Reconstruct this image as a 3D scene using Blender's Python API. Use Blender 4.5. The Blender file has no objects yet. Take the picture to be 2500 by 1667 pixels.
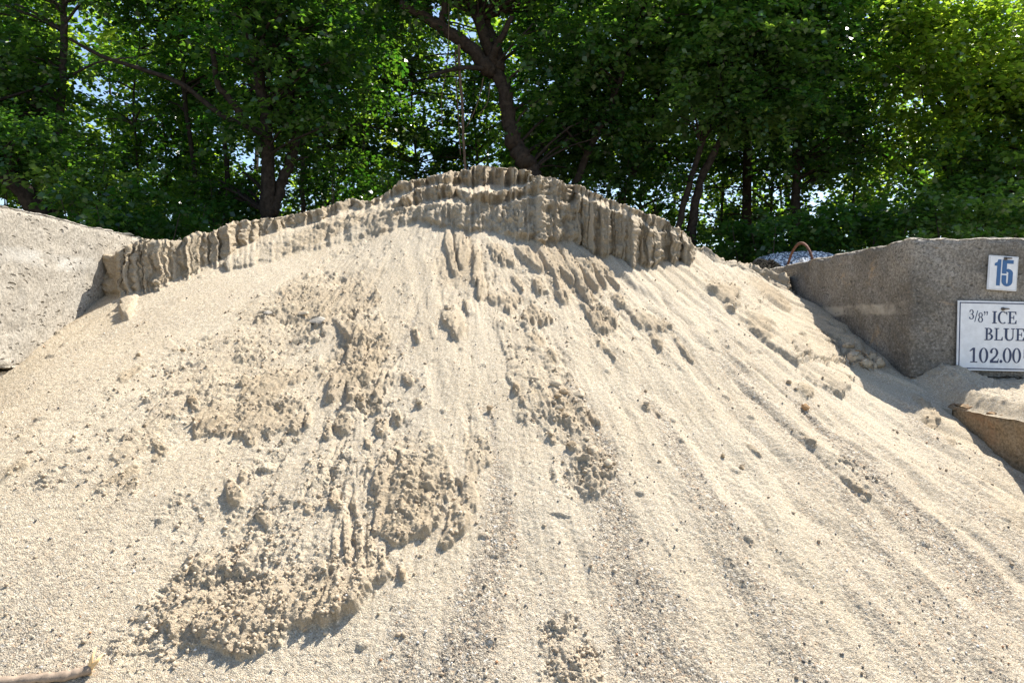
import bpy, math, random
import numpy as np
from mathutils import Vector

R = math.radians
random.seed(7)
SC = bpy.context.scene
COL = SC.collection

# ------------------------------------------------------------------ camera, sky, sun, exposure
FPX, CX, HY, EYE = 1667.0, 1250.0, 790.0, 1.4        # measured focal length / horizon of the photograph, eye height in metres
cam = bpy.data.cameras.new("camera")
cam.lens, cam.sensor_width, cam.sensor_fit = 24.0, 36.0, 'HORIZONTAL'
cam.shift_y = -(833.5 - HY) / 2500.0
cam.clip_start, cam.clip_end = 0.05, 2000
camo = bpy.data.objects.new("camera", cam)
camo.location = (0, 0, EYE)
camo.rotation_euler = (R(90), 0, 0)
COL.objects.link(camo)
SC.camera = camo

SUN = Vector((0.42, 0.39, 0.86)).normalized()
SUN_EL = math.asin(SUN.z)
SUN_AZ = math.atan2(SUN.x, SUN.y)
world = bpy.data.worlds.new("World")
SC.world = world
world.use_nodes = True
wn = world.node_tree
wn.nodes.clear()
sky = wn.nodes.new('ShaderNodeTexSky')
sky.sky_type = 'NISHITA'
sky.sun_disc = False
sky.sun_elevation = SUN_EL
sky.sun_rotation = SUN_AZ
sky.air_density = 1.0
sky.dust_density = 0.6
bg = wn.nodes.new('ShaderNodeBackground')
bg.inputs[1].default_value = 0.11
wo = wn.nodes.new('ShaderNodeOutputWorld')
wn.links.new(sky.outputs[0], bg.inputs[0])
wn.links.new(bg.outputs[0], wo.inputs[0])

sl = bpy.data.lights.new("sun", 'SUN')
sl.energy = 5.0
sl.angle = R(0.53)
sl.color = (1.0, 0.955, 0.88)
so = bpy.data.objects.new("sun", sl)
so.rotation_euler = SUN.to_track_quat('Z', 'Y').to_euler()
so.location = (6, 8, 14)
COL.objects.link(so)

vs = SC.view_settings
vs.view_transform = 'Standard'
vs.look = 'None'
vs.gamma = 1.0
vs.use_curve_mapping = False
vs.exposure = 1.10
SC.cycles.max_bounces = 8
SC.cycles.transmission_bounces = 6
SC.cycles.diffuse_bounces = 4

# ------------------------------------------------------------------ numpy noise
def _hash(ix, iy, seed):
    h = (ix.astype(np.int64) * 374761393 + iy.astype(np.int64) * 668265263 + seed * 974634777) & 0xFFFFFFFF
    h = ((h ^ (h >> 13)) * 1274126177) & 0xFFFFFFFF
    h = ((h ^ (h >> 16)) * 2246822519) & 0xFFFFFFFF
    return (h ^ (h >> 15)) & 0xFFFFFF

def rnd2(ix, iy, seed):
    return _hash(ix, iy, seed) / float(0xFFFFFF)

def perlin(x, y, seed=0):
    x0 = np.floor(x); y0 = np.floor(y)
    fx = x - x0; fy = y - y0
    u = fx * fx * fx * (fx * (fx * 6 - 15) + 10)
    v = fy * fy * fy * (fy * (fy * 6 - 15) + 10)
    def g(ox, oy):
        a = rnd2(x0 + ox, y0 + oy, seed) * 2 * np.pi
        return np.cos(a) * (fx - ox) + np.sin(a) * (fy - oy)
    a = g(0, 0); b = g(1, 0); c = g(0, 1); d = g(1, 1)
    return 1.5 * (a + (b - a) * u + (c - a) * v + (a - b - c + d) * u * v)

def fbm(x, y, seed=0, octv=4, gain=0.5):
    s = 0; a = 1.0; f = 1.0
    for i in range(octv):
        s = s + a * perlin(x * f, y * f, seed + i * 17)
        a *= gain; f *= 2.03
    return s

def worley(x, y, seed=0):
    """distance to the nearest of jittered points, and that point's random number"""
    x0 = np.floor(x); y0 = np.floor(y)
    best = np.full(x.shape, 9.0); rid = np.zeros(x.shape)
    for oy in (-1, 0, 1):
        for ox in (-1, 0, 1):
            cx = x0 + ox; cy = y0 + oy
            dx = cx + rnd2(cx, cy, seed) - x
            dy = cy + rnd2(cx, cy, seed + 5) - y
            d = dx * dx + dy * dy
            r = rnd2(cx, cy, seed + 9)
            m = d < best
            best = np.where(m, d, best); rid = np.where(m, r, rid)
    return np.sqrt(best), rid

def sstep(a, b, x):
    t = np.clip((x - a) / (b - a), 0, 1)
    return t * t * (3 - 2 * t)

# ------------------------------------------------------------------ helpers
def at(px, py, d):
    """a measured direction of the photograph at distance d in front of the camera"""
    return Vector(((px - CX) / FPX * d, d, EYE + (HY - py) / FPX * d))

def mesh_np(name, verts, quads=None, tris=None, mat=None, smooth=True):
    me = bpy.data.meshes.new(name)
    verts = np.asarray(verts, dtype=np.float32)
    me.vertices.add(len(verts))
    me.vertices.foreach_set('co', verts.ravel())
    loops = []; starts = []; n = 0
    if quads is not None and len(quads):
        q = np.asarray(quads, dtype=np.int32)
        loops.append(q.ravel()); starts.append(np.arange(len(q), dtype=np.int32) * 4); n = len(q) * 4
    if tris is not None and len(tris):
        t = np.asarray(tris, dtype=np.int32)
        loops.append(t.ravel()); starts.append(n + np.arange(len(t), dtype=np.int32) * 3)
    L = np.concatenate(loops); S = np.concatenate(starts)
    me.loops.add(len(L)); me.loops.foreach_set('vertex_index', L)
    me.polygons.add(len(S)); me.polygons.foreach_set('loop_start', S)
    me.update(calc_edges=True)
    me.validate()
    if smooth:
        me.polygons.foreach_set('use_smooth', np.ones(len(me.polygons), dtype=bool))
    if mat: me.materials.append(mat)
    return me

def link(name, me, parent=None, loc=None, kind=None):
    o = bpy.data.objects.new(name, me)
    COL.objects.link(o)
    if parent: o.parent = parent
    if loc is not None: o.location = loc
    if kind: o['kind'] = kind
    return o

def tag(o, label=None, cat=None, group=None, kind=None):
    if label: o['label'] = label
    if cat: o['category'] = cat
    if group: o['group'] = group
    if kind: o['kind'] = kind
    return o

class MB:
    """collects plain verts and faces"""
    def __init__(s): s.v = []; s.f = []
    def add(s, v, f):
        k = len(s.v); s.v += [tuple(p) for p in v]; s.f += [tuple(i + k for i in q) for q in f]
    def box(s, x0, x1, y0, y1, z0, z1):
        s.add([(x0,y0,z0),(x1,y0,z0),(x1,y1,z0),(x0,y1,z0),(x0,y0,z1),(x1,y0,z1),(x1,y1,z1),(x0,y1,z1)],
              [(0,3,2,1),(4,5,6,7),(0,1,5,4),(1,2,6,5),(2,3,7,6),(3,0,4,7)])
    def tube(s, pts, rad, sides=8, rough=0.0, seed=0, cap=True):
        rng = random.Random(seed)
        pts = [Vector(p) for p in pts]
        n = len(pts); rings = []
        ref = Vector((0.3, 0.9, 0.1)).normalized()
        for i, p in enumerate(pts):
            t = (pts[min(i+1, n-1)] - pts[max(i-1, 0)]).normalized()
            a = t.cross(ref)
            if a.length < 1e-3: a = t.cross(Vector((1, 0, 0)))
            a.normalize(); b = t.cross(a)
            r = rad[i] if isinstance(rad, (list, tuple)) else rad
            ring = []
            for k in range(sides):
                an = 2 * math.pi * k / sides
                rr = r * (1 + rough * (rng.random() - .5))
                ring.append(p + a * (math.cos(an) * rr) + b * (math.sin(an) * rr))
            rings.append(ring)
        v = [q for r_ in rings for q in r_]; f = []
        for i in range(n - 1):
            for k in range(sides):
                k2 = (k + 1) % sides
                f.append((i*sides+k, i*sides+k2, (i+1)*sides+k2, (i+1)*sides+k))
        if cap:
            f.append(tuple(reversed(range(sides)))); f.append(tuple((n-1)*sides + k for k in range(sides)))
        s.add(v, f)
    def mesh(s, name, mat, smooth=True):
        me = bpy.data.meshes.new(name); me.from_pydata(s.v, [], s.f); me.update()
        if smooth: me.polygons.foreach_set('use_smooth', np.ones(len(me.polygons), dtype=bool))
        if mat: me.materials.append(mat)
        return me

def smooth_path(pts, n=6):
    """Catmull-Rom through the points"""
    P = [Vector(p) for p in pts]; out = []
    for i in range(len(P) - 1):
        p0 = P[max(i-1, 0)]; p1 = P[i]; p2 = P[i+1]; p3 = P[min(i+2, len(P)-1)]
        for k in range(n):
            t = k / n
            out.append(0.5 * ((2*p1) + (p2-p0)*t + (2*p0-5*p1+4*p2-p3)*t*t + (3*p1-p0-3*p2+p3)*t**3))
    out.append(P[-1]); return out

# ------------------------------------------------------------------ materials
def new_mat(name):
    m = bpy.data.materials.new(name); m.use_nodes = True
    nt = m.node_tree; b = nt.nodes['Principled BSDF']
    return m, nt, b

def N(nt, typ, **kw):
    n = nt.nodes.new(typ)
    for k, v in kw.items():
        if k == 'inp':
            for a, b in v.items(): n.inputs[a].default_value = b
        else: setattr(n, k, v)
    return n

def ramp(nt, fac, stops, interp='LINEAR'):
    r = nt.nodes.new('ShaderNodeValToRGB'); r.color_ramp.interpolation = interp
    while len(r.color_ramp.elements) < len(stops): r.color_ramp.elements.new(0.5)
    for e, (p, c) in zip(r.color_ramp.elements, stops):
        e.position = p; e.color = (c[0], c[1], c[2], 1) if not isinstance(c, (int, float)) else (c, c, c, 1)
    nt.links.new(fac, r.inputs[0]); return r

def mix(nt, fac, a, b, blend='MIX'):
    m = nt.nodes.new('ShaderNodeMix'); m.data_type = 'RGBA'; m.blend_type = blend
    for sock, val in ((m.inputs[0], fac), (m.inputs[6], a), (m.inputs[7], b)):
        if hasattr(val, 'links'): nt.links.new(val, sock)
        elif isinstance(val, (int, float)): sock.default_value = val
        else: sock.default_value = (*val, 1)
    return m.outputs[2]

def math_n(nt, op, a, b=None, clamp=False):
    m = nt.nodes.new('ShaderNodeMath'); m.operation = op; m.use_clamp = clamp
    for i, val in enumerate((a, b)):
        if val is None: continue
        if hasattr(val, 'links'): nt.links.new(val, m.inputs[i])
        else: m.inputs[i].default_value = val
    return m.outputs[0]

def sand_material(name, use_attr=True, tint=(1, 1, 1)):
    m, nt, b = new_mat(name)
    tc = nt.nodes.new('ShaderNodeTexCoord'); co = tc.outputs['Object']
    def vor(scale, rnd=1.0):
        v = N(nt, 'ShaderNodeTexVoronoi', inp={'Scale': scale, 'Randomness': rnd}); nt.links.new(co, v.inputs['Vector']); return v
    def noi(scale, det=3, rough=0.55):
        v = N(nt, 'ShaderNodeTexNoise', inp={'Scale': scale, 'Detail': det, 'Roughness': rough}); nt.links.new(co, v.inputs['Vector']); return v
    fine = vor(420); med = vor(210); big = vor(135)
    patch = noi(2.3, 4); patch2 = noi(14, 3)
    base = mix(nt, ramp(nt, patch.outputs[0], [(0.35, 0), (0.68, 1)]).outputs[0],
               tuple(np.array((0.55, 0.452, 0.305)) * tint), tuple(np.array((0.61, 0.522, 0.378)) * tint))
    # single grains: most like the base, some white, grey, black, orange
    def grains(v, dark):
        sep = nt.nodes.new('ShaderNodeSeparateColor'); nt.links.new(v.outputs['Color'], sep.inputs[0])
        return ramp(nt, sep.outputs[0], [(0.0, (0.09, 0.08, 0.075)), (dark, (0.17, 0.145, 0.12)), (dark + .10, (0.34, 0.28, 0.21)),
                                         (0.52, (0.55, 0.455, 0.325)), (0.74, (0.66, 0.575, 0.44)), (0.90, (0.83, 0.79, 0.71)),
                                         (0.94, (0.56, 0.34, 0.18)), (0.97, (0.32, 0.29, 0.25))], 'CONSTANT').outputs[0]
    gf = grains(fine, 0.06); gm = grains(med, 0.10); gb = grains(big, 0.12)
    c1 = mix(nt, 0.55, base, gf)
    if use_attr:
        at_c = nt.nodes.new('ShaderNodeAttribute'); at_c.attribute_name = 'coarse'
        at_k = nt.nodes.new('ShaderNodeAttribute'); at_k.attribute_name = 'crust'
        coarse = at_c.outputs['Fac']; crust = at_k.outputs['Fac']
    else:
        coarse = 0.25; crust = 0.0
    cf = math_n(nt, 'MULTIPLY', coarse, 0.95) if use_attr else 0.25
    c2 = mix(nt, cf, c1, mix(nt, 0.45, gm, gb))
    if use_attr:
        kf = math_n(nt, 'MULTIPLY', crust, 0.75)
        c3 = mix(nt, kf, c2, mix(nt, patch2.outputs[0], (0.42, 0.325, 0.21), (0.34, 0.26, 0.165)))  # damp crust brown, darkened further in colour to deepen the shaded faces
    else: c3 = c2
    nt.links.new(c3, b.inputs['Base Color'])
    b.inputs['Roughness'].default_value = 0.95
    b.inputs['Specular IOR Level'].default_value = 0.15
    bump1 = N(nt, 'ShaderNodeBump', inp={'Strength': 0.9, 'Distance': 0.003}); nt.links.new(fine.outputs['Distance'], bump1.inputs['Height'])
    bump1.invert = True
    bump2 = N(nt, 'ShaderNodeBump', inp={'Distance': 0.005}); bump2.invert = True
    if use_attr: nt.links.new(math_n(nt, 'MULTIPLY', coarse, 0.85), bump2.inputs['Strength'])
    else: bump2.inputs['Strength'].default_value = 0.3
    nt.links.new(med.outputs['Distance'], bump2.inputs['Height']); nt.links.new(bump1.outputs[0], bump2.inputs['Normal'])
    bump3 = N(nt, 'ShaderNodeBump', inp={'Strength': 0.5, 'Distance': 0.006})
    n3 = noi(75, 4, 0.65); nt.links.new(n3.outputs[0], bump3.inputs['Height']); nt.links.new(bump2.outputs[0], bump3.inputs['Normal'])
    nt.links.new(bump3.outputs[0], b.inputs['Normal'])
    return m

def concrete_material(name, light, dark, stain, band=None, rust=None, pits=0.5, moss=None):
    m, nt, b = new_mat(name)
    tc = nt.nodes.new('ShaderNodeTexCoord'); co = tc.outputs['Object']
    def noi(scale, det=5, rough=0.6, dist=0.0):
        v = N(nt, 'ShaderNodeTexNoise', inp={'Scale': scale, 'Detail': det, 'Roughness': rough, 'Distortion': dist}); nt.links.new(co, v.inputs['Vector']); return v.outputs[0]
    large = noi(2.1, 6, 0.62, 0.4); midn = noi(9, 6, 0.7); fine = noi(90, 4, 0.7); tiny = noi(260, 2, 0.6)
    c = mix(nt, ramp(nt, large, [(0.40, 0), (0.60, 1)]).outputs[0], dark, light)
    c = mix(nt, ramp(nt, midn, [(0.38, 0.55), (0.66, 0.0)]).outputs[0], c, stain)
    c = mix(nt, ramp(nt, fine, [(0.38, 0.75), (0.54, 0.0)]).outputs[0], c, tuple(x * 0.5 for x in dark))
    c = mix(nt, ramp(nt, fine, [(0.56, 0.0), (0.72, 0.5)]).outputs[0], c, tuple(min(1, x * 1.5) for x in light))
    c = mix(nt, ramp(nt, tiny, [(0.4, 0.4), (0.6, 0.0)]).outputs[0], c, tuple(x * 0.6 for x in stain))
    sepx = nt.nodes.new('ShaderNodeSeparateXYZ'); nt.links.new(co, sepx.inputs[0])
    if band:   # horizontal lighter weathering band at a height
        zc, half, colr, amt = band
        wob = math_n(nt, 'MULTIPLY', math_n(nt, 'SUBTRACT', noi(6), 0.5), 0.05)
        dz = math_n(nt, 'ABSOLUTE', math_n(nt, 'SUBTRACT', math_n(nt, 'ADD', sepx.outputs[2], wob), zc))
        f = ramp(nt, math_n(nt, 'DIVIDE', dz, half), [(0.55, amt), (1.0, 0.0)]).outputs[0]
        f = math_n(nt, 'MULTIPLY', f, ramp(nt, noi(5), [(0.4, 0.1), (0.55, 1)]).outputs[0])
        f = math_n(nt, 'MULTIPLY', f, math_n(nt, 'GREATER_THAN', sepx.outputs[1], -1.12))
        c = mix(nt, f, c, colr)
    if rust:   # ochre lichen / rust blotches
        c = mix(nt, ramp(nt, noi(4.3, 5, 0.7, 1.0), [(0.60, 0), (0.68, rust[1])]).outputs[0], c, rust[0])
    if moss:
        c = mix(nt, ramp(nt, noi(3.1, 6, 0.7, 0.6), [(0.50, 0), (0.64, moss[1])]).outputs[0], c, moss[0])
    PITC = c
    b.inputs['Roughness'].default_value = 0.93
    b.inputs['Specular IOR Level'].default_value = 0.2
    bu1 = N(nt, 'ShaderNodeBump', inp={'Strength': 0.7, 'Distance': 0.012}); nt.links.new(midn, bu1.inputs['Height'])
    bu2 = N(nt, 'ShaderNodeBump', inp={'Strength': 0.8, 'Distance': 0.004}); nt.links.new(fine, bu2.inputs['Height']); nt.links.new(bu1.outputs[0], bu2.inputs['Normal'])
    # pits and hairline cracks
    mp = N(nt, 'ShaderNodeMapping'); mp.inputs['Scale'].default_value = (1, 1, 1.7); nt.links.new(co, mp.inputs[0])
    wv = N(nt, 'ShaderNodeTexNoise', inp={'Scale': 7, 'Detail': 3}); nt.links.new(mp.outputs[0], wv.inputs['Vector'])
    mv = mix(nt, 0.12, mp.outputs[0], wv.outputs['Color'])
    pit = N(nt, 'ShaderNodeTexVoronoi', inp={'Scale': 34}); nt.links.new(mv, pit.inputs['Vector'])
    ps = nt.nodes.new('ShaderNodeSeparateColor'); nt.links.new(pit.outputs['Color'], ps.inputs[0])
    pm = math_n(nt, 'MULTIPLY', ramp(nt, pit.outputs['Distance'], [(0.16, 1), (0.34, 0)]).outputs[0],
                ramp(nt, ps.outputs[0], [(0.62, 0), (0.66, 1)]).outputs[0])
    nt.links.new(mix(nt, math_n(nt, 'MULTIPLY', pm, 0.55), PITC, tuple(x * 0.35 for x in dark)), b.inputs['Base Color'])
    bu3 = N(nt, 'ShaderNodeBump', inp={'Strength': pits, 'Distance': 0.012}); bu3.invert = True
    nt.links.new(pm, bu3.inputs['Height']); nt.links.new(bu2.outputs[0], bu3.inputs['Normal'])
    nt.links.new(bu3.outputs[0], b.inputs['Normal'])
    return m

def plain(name, col, rough=0.5, metal=0.0, spec=0.5, var=0.0, scale=20, bump=0.0):
    m, nt, b = new_mat(name)
    if var:
        n = N(nt, 'ShaderNodeTexNoise', inp={'Scale': scale, 'Detail': 5, 'Roughness': 0.65})
        tc = nt.nodes.new('ShaderNodeTexCoord'); nt.links.new(tc.outputs['Object'], n.inputs['Vector'])
        nt.links.new(mix(nt, ramp(nt, n.outputs[0], [(0.35, 0), (0.65, 1)]).outputs[0], tuple(x * (1 - var) for x in col), tuple(min(1, x * (1 + var)) for x in col)), b.inputs['Base Color'])
        if bump:
            bu = N(nt, 'ShaderNodeBump', inp={'Strength': 0.8, 'Distance': bump}); nt.links.new(n.outputs[0], bu.inputs['Height']); nt.links.new(bu.outputs[0], b.inputs['Normal'])
    else: b.inputs['Base Color'].default_value = (*col, 1)
    b.inputs['Roughness'].default_value = rough; b.inputs['Metallic'].default_value = metal
    b.inputs['Specular IOR Level'].default_value = spec
    return m

def leaf_material(name, c_lo, c_hi, t_lo, t_hi, trans=0.5, spec_rough=0.27):
    """leaf: diffuse upper side plus light passing through; colour differs from spray to spray"""
    m = bpy.data.materials.new(name); m.use_nodes = True; nt = m.node_tree; nt.nodes.clear()
    out = nt.nodes.new('ShaderNodeOutputMaterial')
    a = nt.nodes.new('ShaderNodeAttribute'); a.attribute_name = 'tone'
    pb = nt.nodes.new('ShaderNodeBsdfPrincipled')
    pb.inputs['Roughness'].default_value = spec_rough; pb.inputs['Specular IOR Level'].default_value = 0.7
    nt.links.new(mix(nt, a.outputs['Fac'], c_lo, c_hi), pb.inputs['Base Color'])
    tr = nt.nodes.new('ShaderNodeBsdfTranslucent')
    nt.links.new(mix(nt, a.outputs['Fac'], t_lo, t_hi), tr.inputs['Color'])
    mx = nt.nodes.new('ShaderNodeMixShader'); mx.inputs[0].default_value = trans
    nt.links.new(pb.outputs[0], mx.inputs[1]); nt.links.new(tr.outputs[0], mx.inputs[2])
    nt.links.new(mx.outputs[0], out.inputs[0])
    return m

M_sand = sand_material('sand')
M_sand2 = sand_material('sand_spill', use_attr=False)
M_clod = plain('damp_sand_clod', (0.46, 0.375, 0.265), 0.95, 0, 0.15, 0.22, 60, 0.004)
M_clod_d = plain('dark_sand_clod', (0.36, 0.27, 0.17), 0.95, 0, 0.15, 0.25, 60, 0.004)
M_stone = plain('grey_stone', (0.36, 0.32, 0.26), 0.9, 0, 0.2, 0.10, 70, 0.001)
M_stone_o = plain('ochre_stone', (0.42, 0.25, 0.12), 0.9, 0, 0.2, 0.2, 40, 0.002)
M_conc_l = concrete_material('pale_weathered_concrete', (0.50, 0.45, 0.37), (0.40, 0.355, 0.29), (0.42, 0.37, 0.295), band=(1.655, 0.04, (0.56, 0.53, 0.47), 0.5), pits=0.9)
M_conc_r = concrete_material('brown_weathered_concrete', (0.42, 0.385, 0.335), (0.16, 0.145, 0.122), (0.235, 0.205, 0.165), band=(1.475, 0.035, (0.46, 0.41, 0.33), 0.85), rust=((0.46, 0.32, 0.18), 0.6), pits=0.4)
M_conc_o = concrete_material('ochre_stained_concrete', (0.33, 0.255, 0.165), (0.20, 0.155, 0.10), (0.27, 0.17, 0.085), pits=0.3, moss=((0.33, 0.17, 0.085), 0.55))
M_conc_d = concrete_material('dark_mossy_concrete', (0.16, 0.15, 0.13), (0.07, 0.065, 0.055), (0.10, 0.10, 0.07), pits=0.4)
M_bark = plain('bark', (0.036, 0.028, 0.022), 0.95, 0, 0.1, 0.45, 18, 0.02)
M_bark2 = plain('grey_bark', (0.06, 0.05, 0.042), 0.95, 0, 0.1, 0.45, 22, 0.02)
M_vine = plain('vine_bark', (0.12, 0.085, 0.06), 0.95, 0, 0.1, 0.3, 22, 0.01)
M_rust = plain('rusty_rebar', (0.135, 0.062, 0.038), 0.85, 0.2, 0.3, 0.35, 60, 0.002)
M_white = plain('white_sign_panel', (0.76, 0.77, 0.785), 0.4, 0, 0.5, 0.07, 30)
M_blue = plain('blue_print', (0.035, 0.12, 0.29), 0.4)
M_navy = plain('navy_print', (0.018, 0.035, 0.095), 0.4)
M_grime = plain('grey_print', (0.22, 0.22, 0.24), 0.6)
M_screw = plain('dull_screw_metal', (0.16, 0.14, 0.12), 0.6, 0.6, 0.5, 0.3, 80)
M_twig = plain('dry_twig', (0.31, 0.235, 0.17), 0.9, 0, 0.2, 0.3, 45, 0.002)
M_twig_y = plain('peeled_twig', (0.72, 0.50, 0.25), 0.85, 0, 0.2, 0.2, 45)
M_gravelg = None
M_leaf_a = leaf_material('maple_leaf', (0.024, 0.062, 0.022), (0.075, 0.135, 0.042), (0.055, 0.20, 0.012), (0.25, 0.42, 0.026), 0.50)
M_leaf_b = leaf_material('pale_leaf', (0.042, 0.092, 0.032), (0.12, 0.185, 0.065), (0.11, 0.29, 0.02), (0.36, 0.50, 0.04), 0.50)
M_leaf_c = leaf_material('backlit_tint_leaf', (0.045, 0.10, 0.018), (0.10, 0.16, 0.03), (0.17, 0.38, 0.02), (0.46, 0.58, 0.04), 0.6)  # sunlight through the leaves is partly put into these brighter colours
M_needle = leaf_material('pine_needle', (0.02, 0.04, 0.018), (0.04, 0.07, 0.03), (0.02, 0.05, 0.01), (0.04, 0.08, 0.02), 0.2)

# ------------------------------------------------------------------ ground
def ground():
    m, nt, b = new_mat('yard_dirt')
    tc = nt.nodes.new('ShaderNodeTexCoord')
    n1 = N(nt, 'ShaderNodeTexNoise', inp={'Scale': 0.8, 'Detail': 6}); nt.links.new(tc.outputs['Object'], n1.inputs['Vector'])
    v = N(nt, 'ShaderNodeTexVoronoi', inp={'Scale': 60}); nt.links.new(tc.outputs['Object'], v.inputs['Vector'])
    s = nt.nodes.new('ShaderNodeSeparateColor'); nt.links.new(v.outputs['Color'], s.inputs[0])
    c = mix(nt, ramp(nt, n1.outputs[0], [(0.35, 0), (0.65, 1)]).outputs[0], (0.17, 0.14, 0.10), (0.30, 0.25, 0.18))
    c = mix(nt, 0.35, c, ramp(nt, s.outputs[0], [(0, (0.08, 0.08, 0.08)), (0.5, (0.3, 0.26, 0.2)), (1, (0.5, 0.46, 0.4))]).outputs[0])
    nt.links.new(c, b.inputs['Base Color']); b.inputs['Roughness'].default_value = 0.95
    bu = N(nt, 'ShaderNodeBump', inp={'Strength': 0.6, 'Distance': 0.01}); nt.links.new(v.outputs['Distance'], bu.inputs['Height']); nt.links.new(bu.outputs[0], b.inputs['Normal'])
    me = bpy.data.meshes.new('ground')
    me.from_pydata([(-400, -400, 0), (400, -400, 0), (400, 8.0, 0), (-400, 8.0, 0)], [], [(0, 1, 2, 3)]); me.materials.append(m)
    link('ground', me, kind='structure')
    m2 = plain('leaf_litter', (0.05, 0.04, 0.025), 0.95, 0, 0.1, 0.5, 3, 0.02)
    xs = np.concatenate([np.linspace(-400, -20, 12)[:-1], np.linspace(-20, 24, 90), np.linspace(24, 400, 12)[1:]])
    ys = np.concatenate([np.linspace(8.0, 30, 60), np.linspace(30, 600, 12)[1:]])
    X, Y = np.meshgrid(xs, ys)
    Z = fbm(X * .35, Y * .35, 3, 4) * 0.12 * sstep(8.0, 10, Y) - 0.0
    nx, ny = len(xs), len(ys)
    idx = np.arange(nx * ny).reshape(ny, nx)
    q = np.stack([idx[:-1, :-1], idx[:-1, 1:], idx[1:, 1:], idx[1:, :-1]], -1).reshape(-1, 4)
    link('forest_floor', mesh_np('forest_floor', np.stack([X, Y, Z], -1).reshape(-1, 3), q, mat=m2), kind='structure')
ground()

# ------------------------------------------------------------------ sand pile
def cone_z(X, Y):
    r = np.sqrt((X + .2) ** 2 + (5.5 - Y) ** 2)
    z = 3.0 - 0.6 * r
    z = z - (0.13 * sstep(1.05, 1.6, X) - 0.085 * sstep(1.68, 1.92, X)) * np.exp(-((Y - 3.65) / .8) ** 2)
    return z + 0.27 * sstep(-0.7, -1.85, X) * sstep(6.0, 4.4, r)

def solve_d(u, y):
    a = (u - CX) / FPX; b = (HY - y) / FPX
    lo = np.full(np.broadcast(u, y).shape, 0.2); hi = np.full(lo.shape, 5.4)
    for _ in range(26):
        mid = (lo + hi) / 2
        f = cone_z(a * mid, mid) - EYE - b * mid
        lo = np.where(f < 0, mid, lo); hi = np.where(f < 0, hi, mid)
    return (lo + hi) / 2

# terrace table, measured along the crest: column, [base1, top1, base2, top2, base3, crest]
TT = """280 722 721 720 719 718 622;310 718 717 716 715 714 603;340 716 715 714 713 712 589;384 702 701 700 699 698 590
440 684 683 682 681 680 591;458 678 677 676 675 674 583;486 662 661 660 659 658 569;514 648 647 646 645 644 571;544 650 644 642 640 636 552
578 655 628 626 624 606 540;612 652 612 610 608 592 538;650 640 592 590 588 574 531;690 628 575 574 572 560 526;750 615 562 560 558 547 515
803 603 542 540 538 528 501;853 590 527 526 524 510 485;905 577 516 514 510 501 488;940 568 510 505 495 486 471;982 556 505 500 480 468 447
1010 541 503 495 468 459 441;1040 539 500 486 456 449 438;1062 546 496 482 452 446 423;1088 552 495 479 451 447 420;1120 556 497 484 460 449 419
1140 560 499 490 468 449 417;1156 563 499 492 470 449 406;1198 560 499 492 470 448 403;1225 567 499 488 462 446 405;1244 574 494 482 458 442 406
1260 580 488 478 455 440 409;1288 582 483 477 446 437 417;1299 584 482 477 438 436 428;1320 590 480 476 432 431 429;1346 592 483 482 433 432 430
1367 592 492 490 444 443 435;1385 592 500 497 458 457 448;1400 594 500 484 470 469 451;1414 594 482 478 474 473 453;1448 604 494 484 480 479 473
1465 610 500 492 489 488 480;1495 622 512 505 501 499 489;1517 634 521 514 511 509 497;1540 643 532 525 522 519 505;1572 652 547 543 540 536 516
1590 654 560 555 552 548 521;1606 642 568 562 559 556 526;1632 632 566 562 560 558 541;1657 628 574 571 568 566 559;1674 640 590 586 584 582 576
1687 636 618 616 614 612 601;1700 616 613 612 611 610 603;1717 618 615 614 613 612 604;1746 640 636 635 634 633 622;1763 645 642 641 640 638 631
1797 654 650 649 648 647 641;1819 665 661 660 659 658 651;1874 692 687 686 685 684 660;1920 708 702 700 698 696 676"""
rows_t = [list(map(float, r.split())) for r in TT.replace('\n', ';').split(';')]
TTu = np.array([r[0] for r in rows_t]); TTv = np.array([r[1:] for r in rows_t])

DU = 2.45
us_f = np.arange(-120, 2600, DU)
us_l = np.array([-1500, -1150, -900, -720, -560, -430, -330, -250, -180.0])
us_r = np.array([2640, 2700, 2780, 2880, 3000, 3150, 3400, 3700, 4200.0])
us = np.concatenate([us_l, us_f, us_r])
NC = len(us)
NT = 560
YB = 1700.0
knots = np.stack([np.interp(us, TTu, TTv[:, k]) for k in range(6)], 0)
# ragged edges of the terraces
wb = perlin(us / 26, us * 0 + 1.3, 3) * 7 + perlin(us / 11, us * 0 + .3, 4) * 5
wt = perlin(us / 19, us * 0 + 2.3, 5) * 3 + perlin(us / 7.5, us * 0 + .3, 6) * 2.2
jag = np.abs(perlin(us / 9, us * 0 + 5.1, 8)) * 3.2
inr = (us > 285) & (us < 1690)
amp_b = np.clip((knots[0] - knots[1]) / 40, 0.12, 1)
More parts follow.
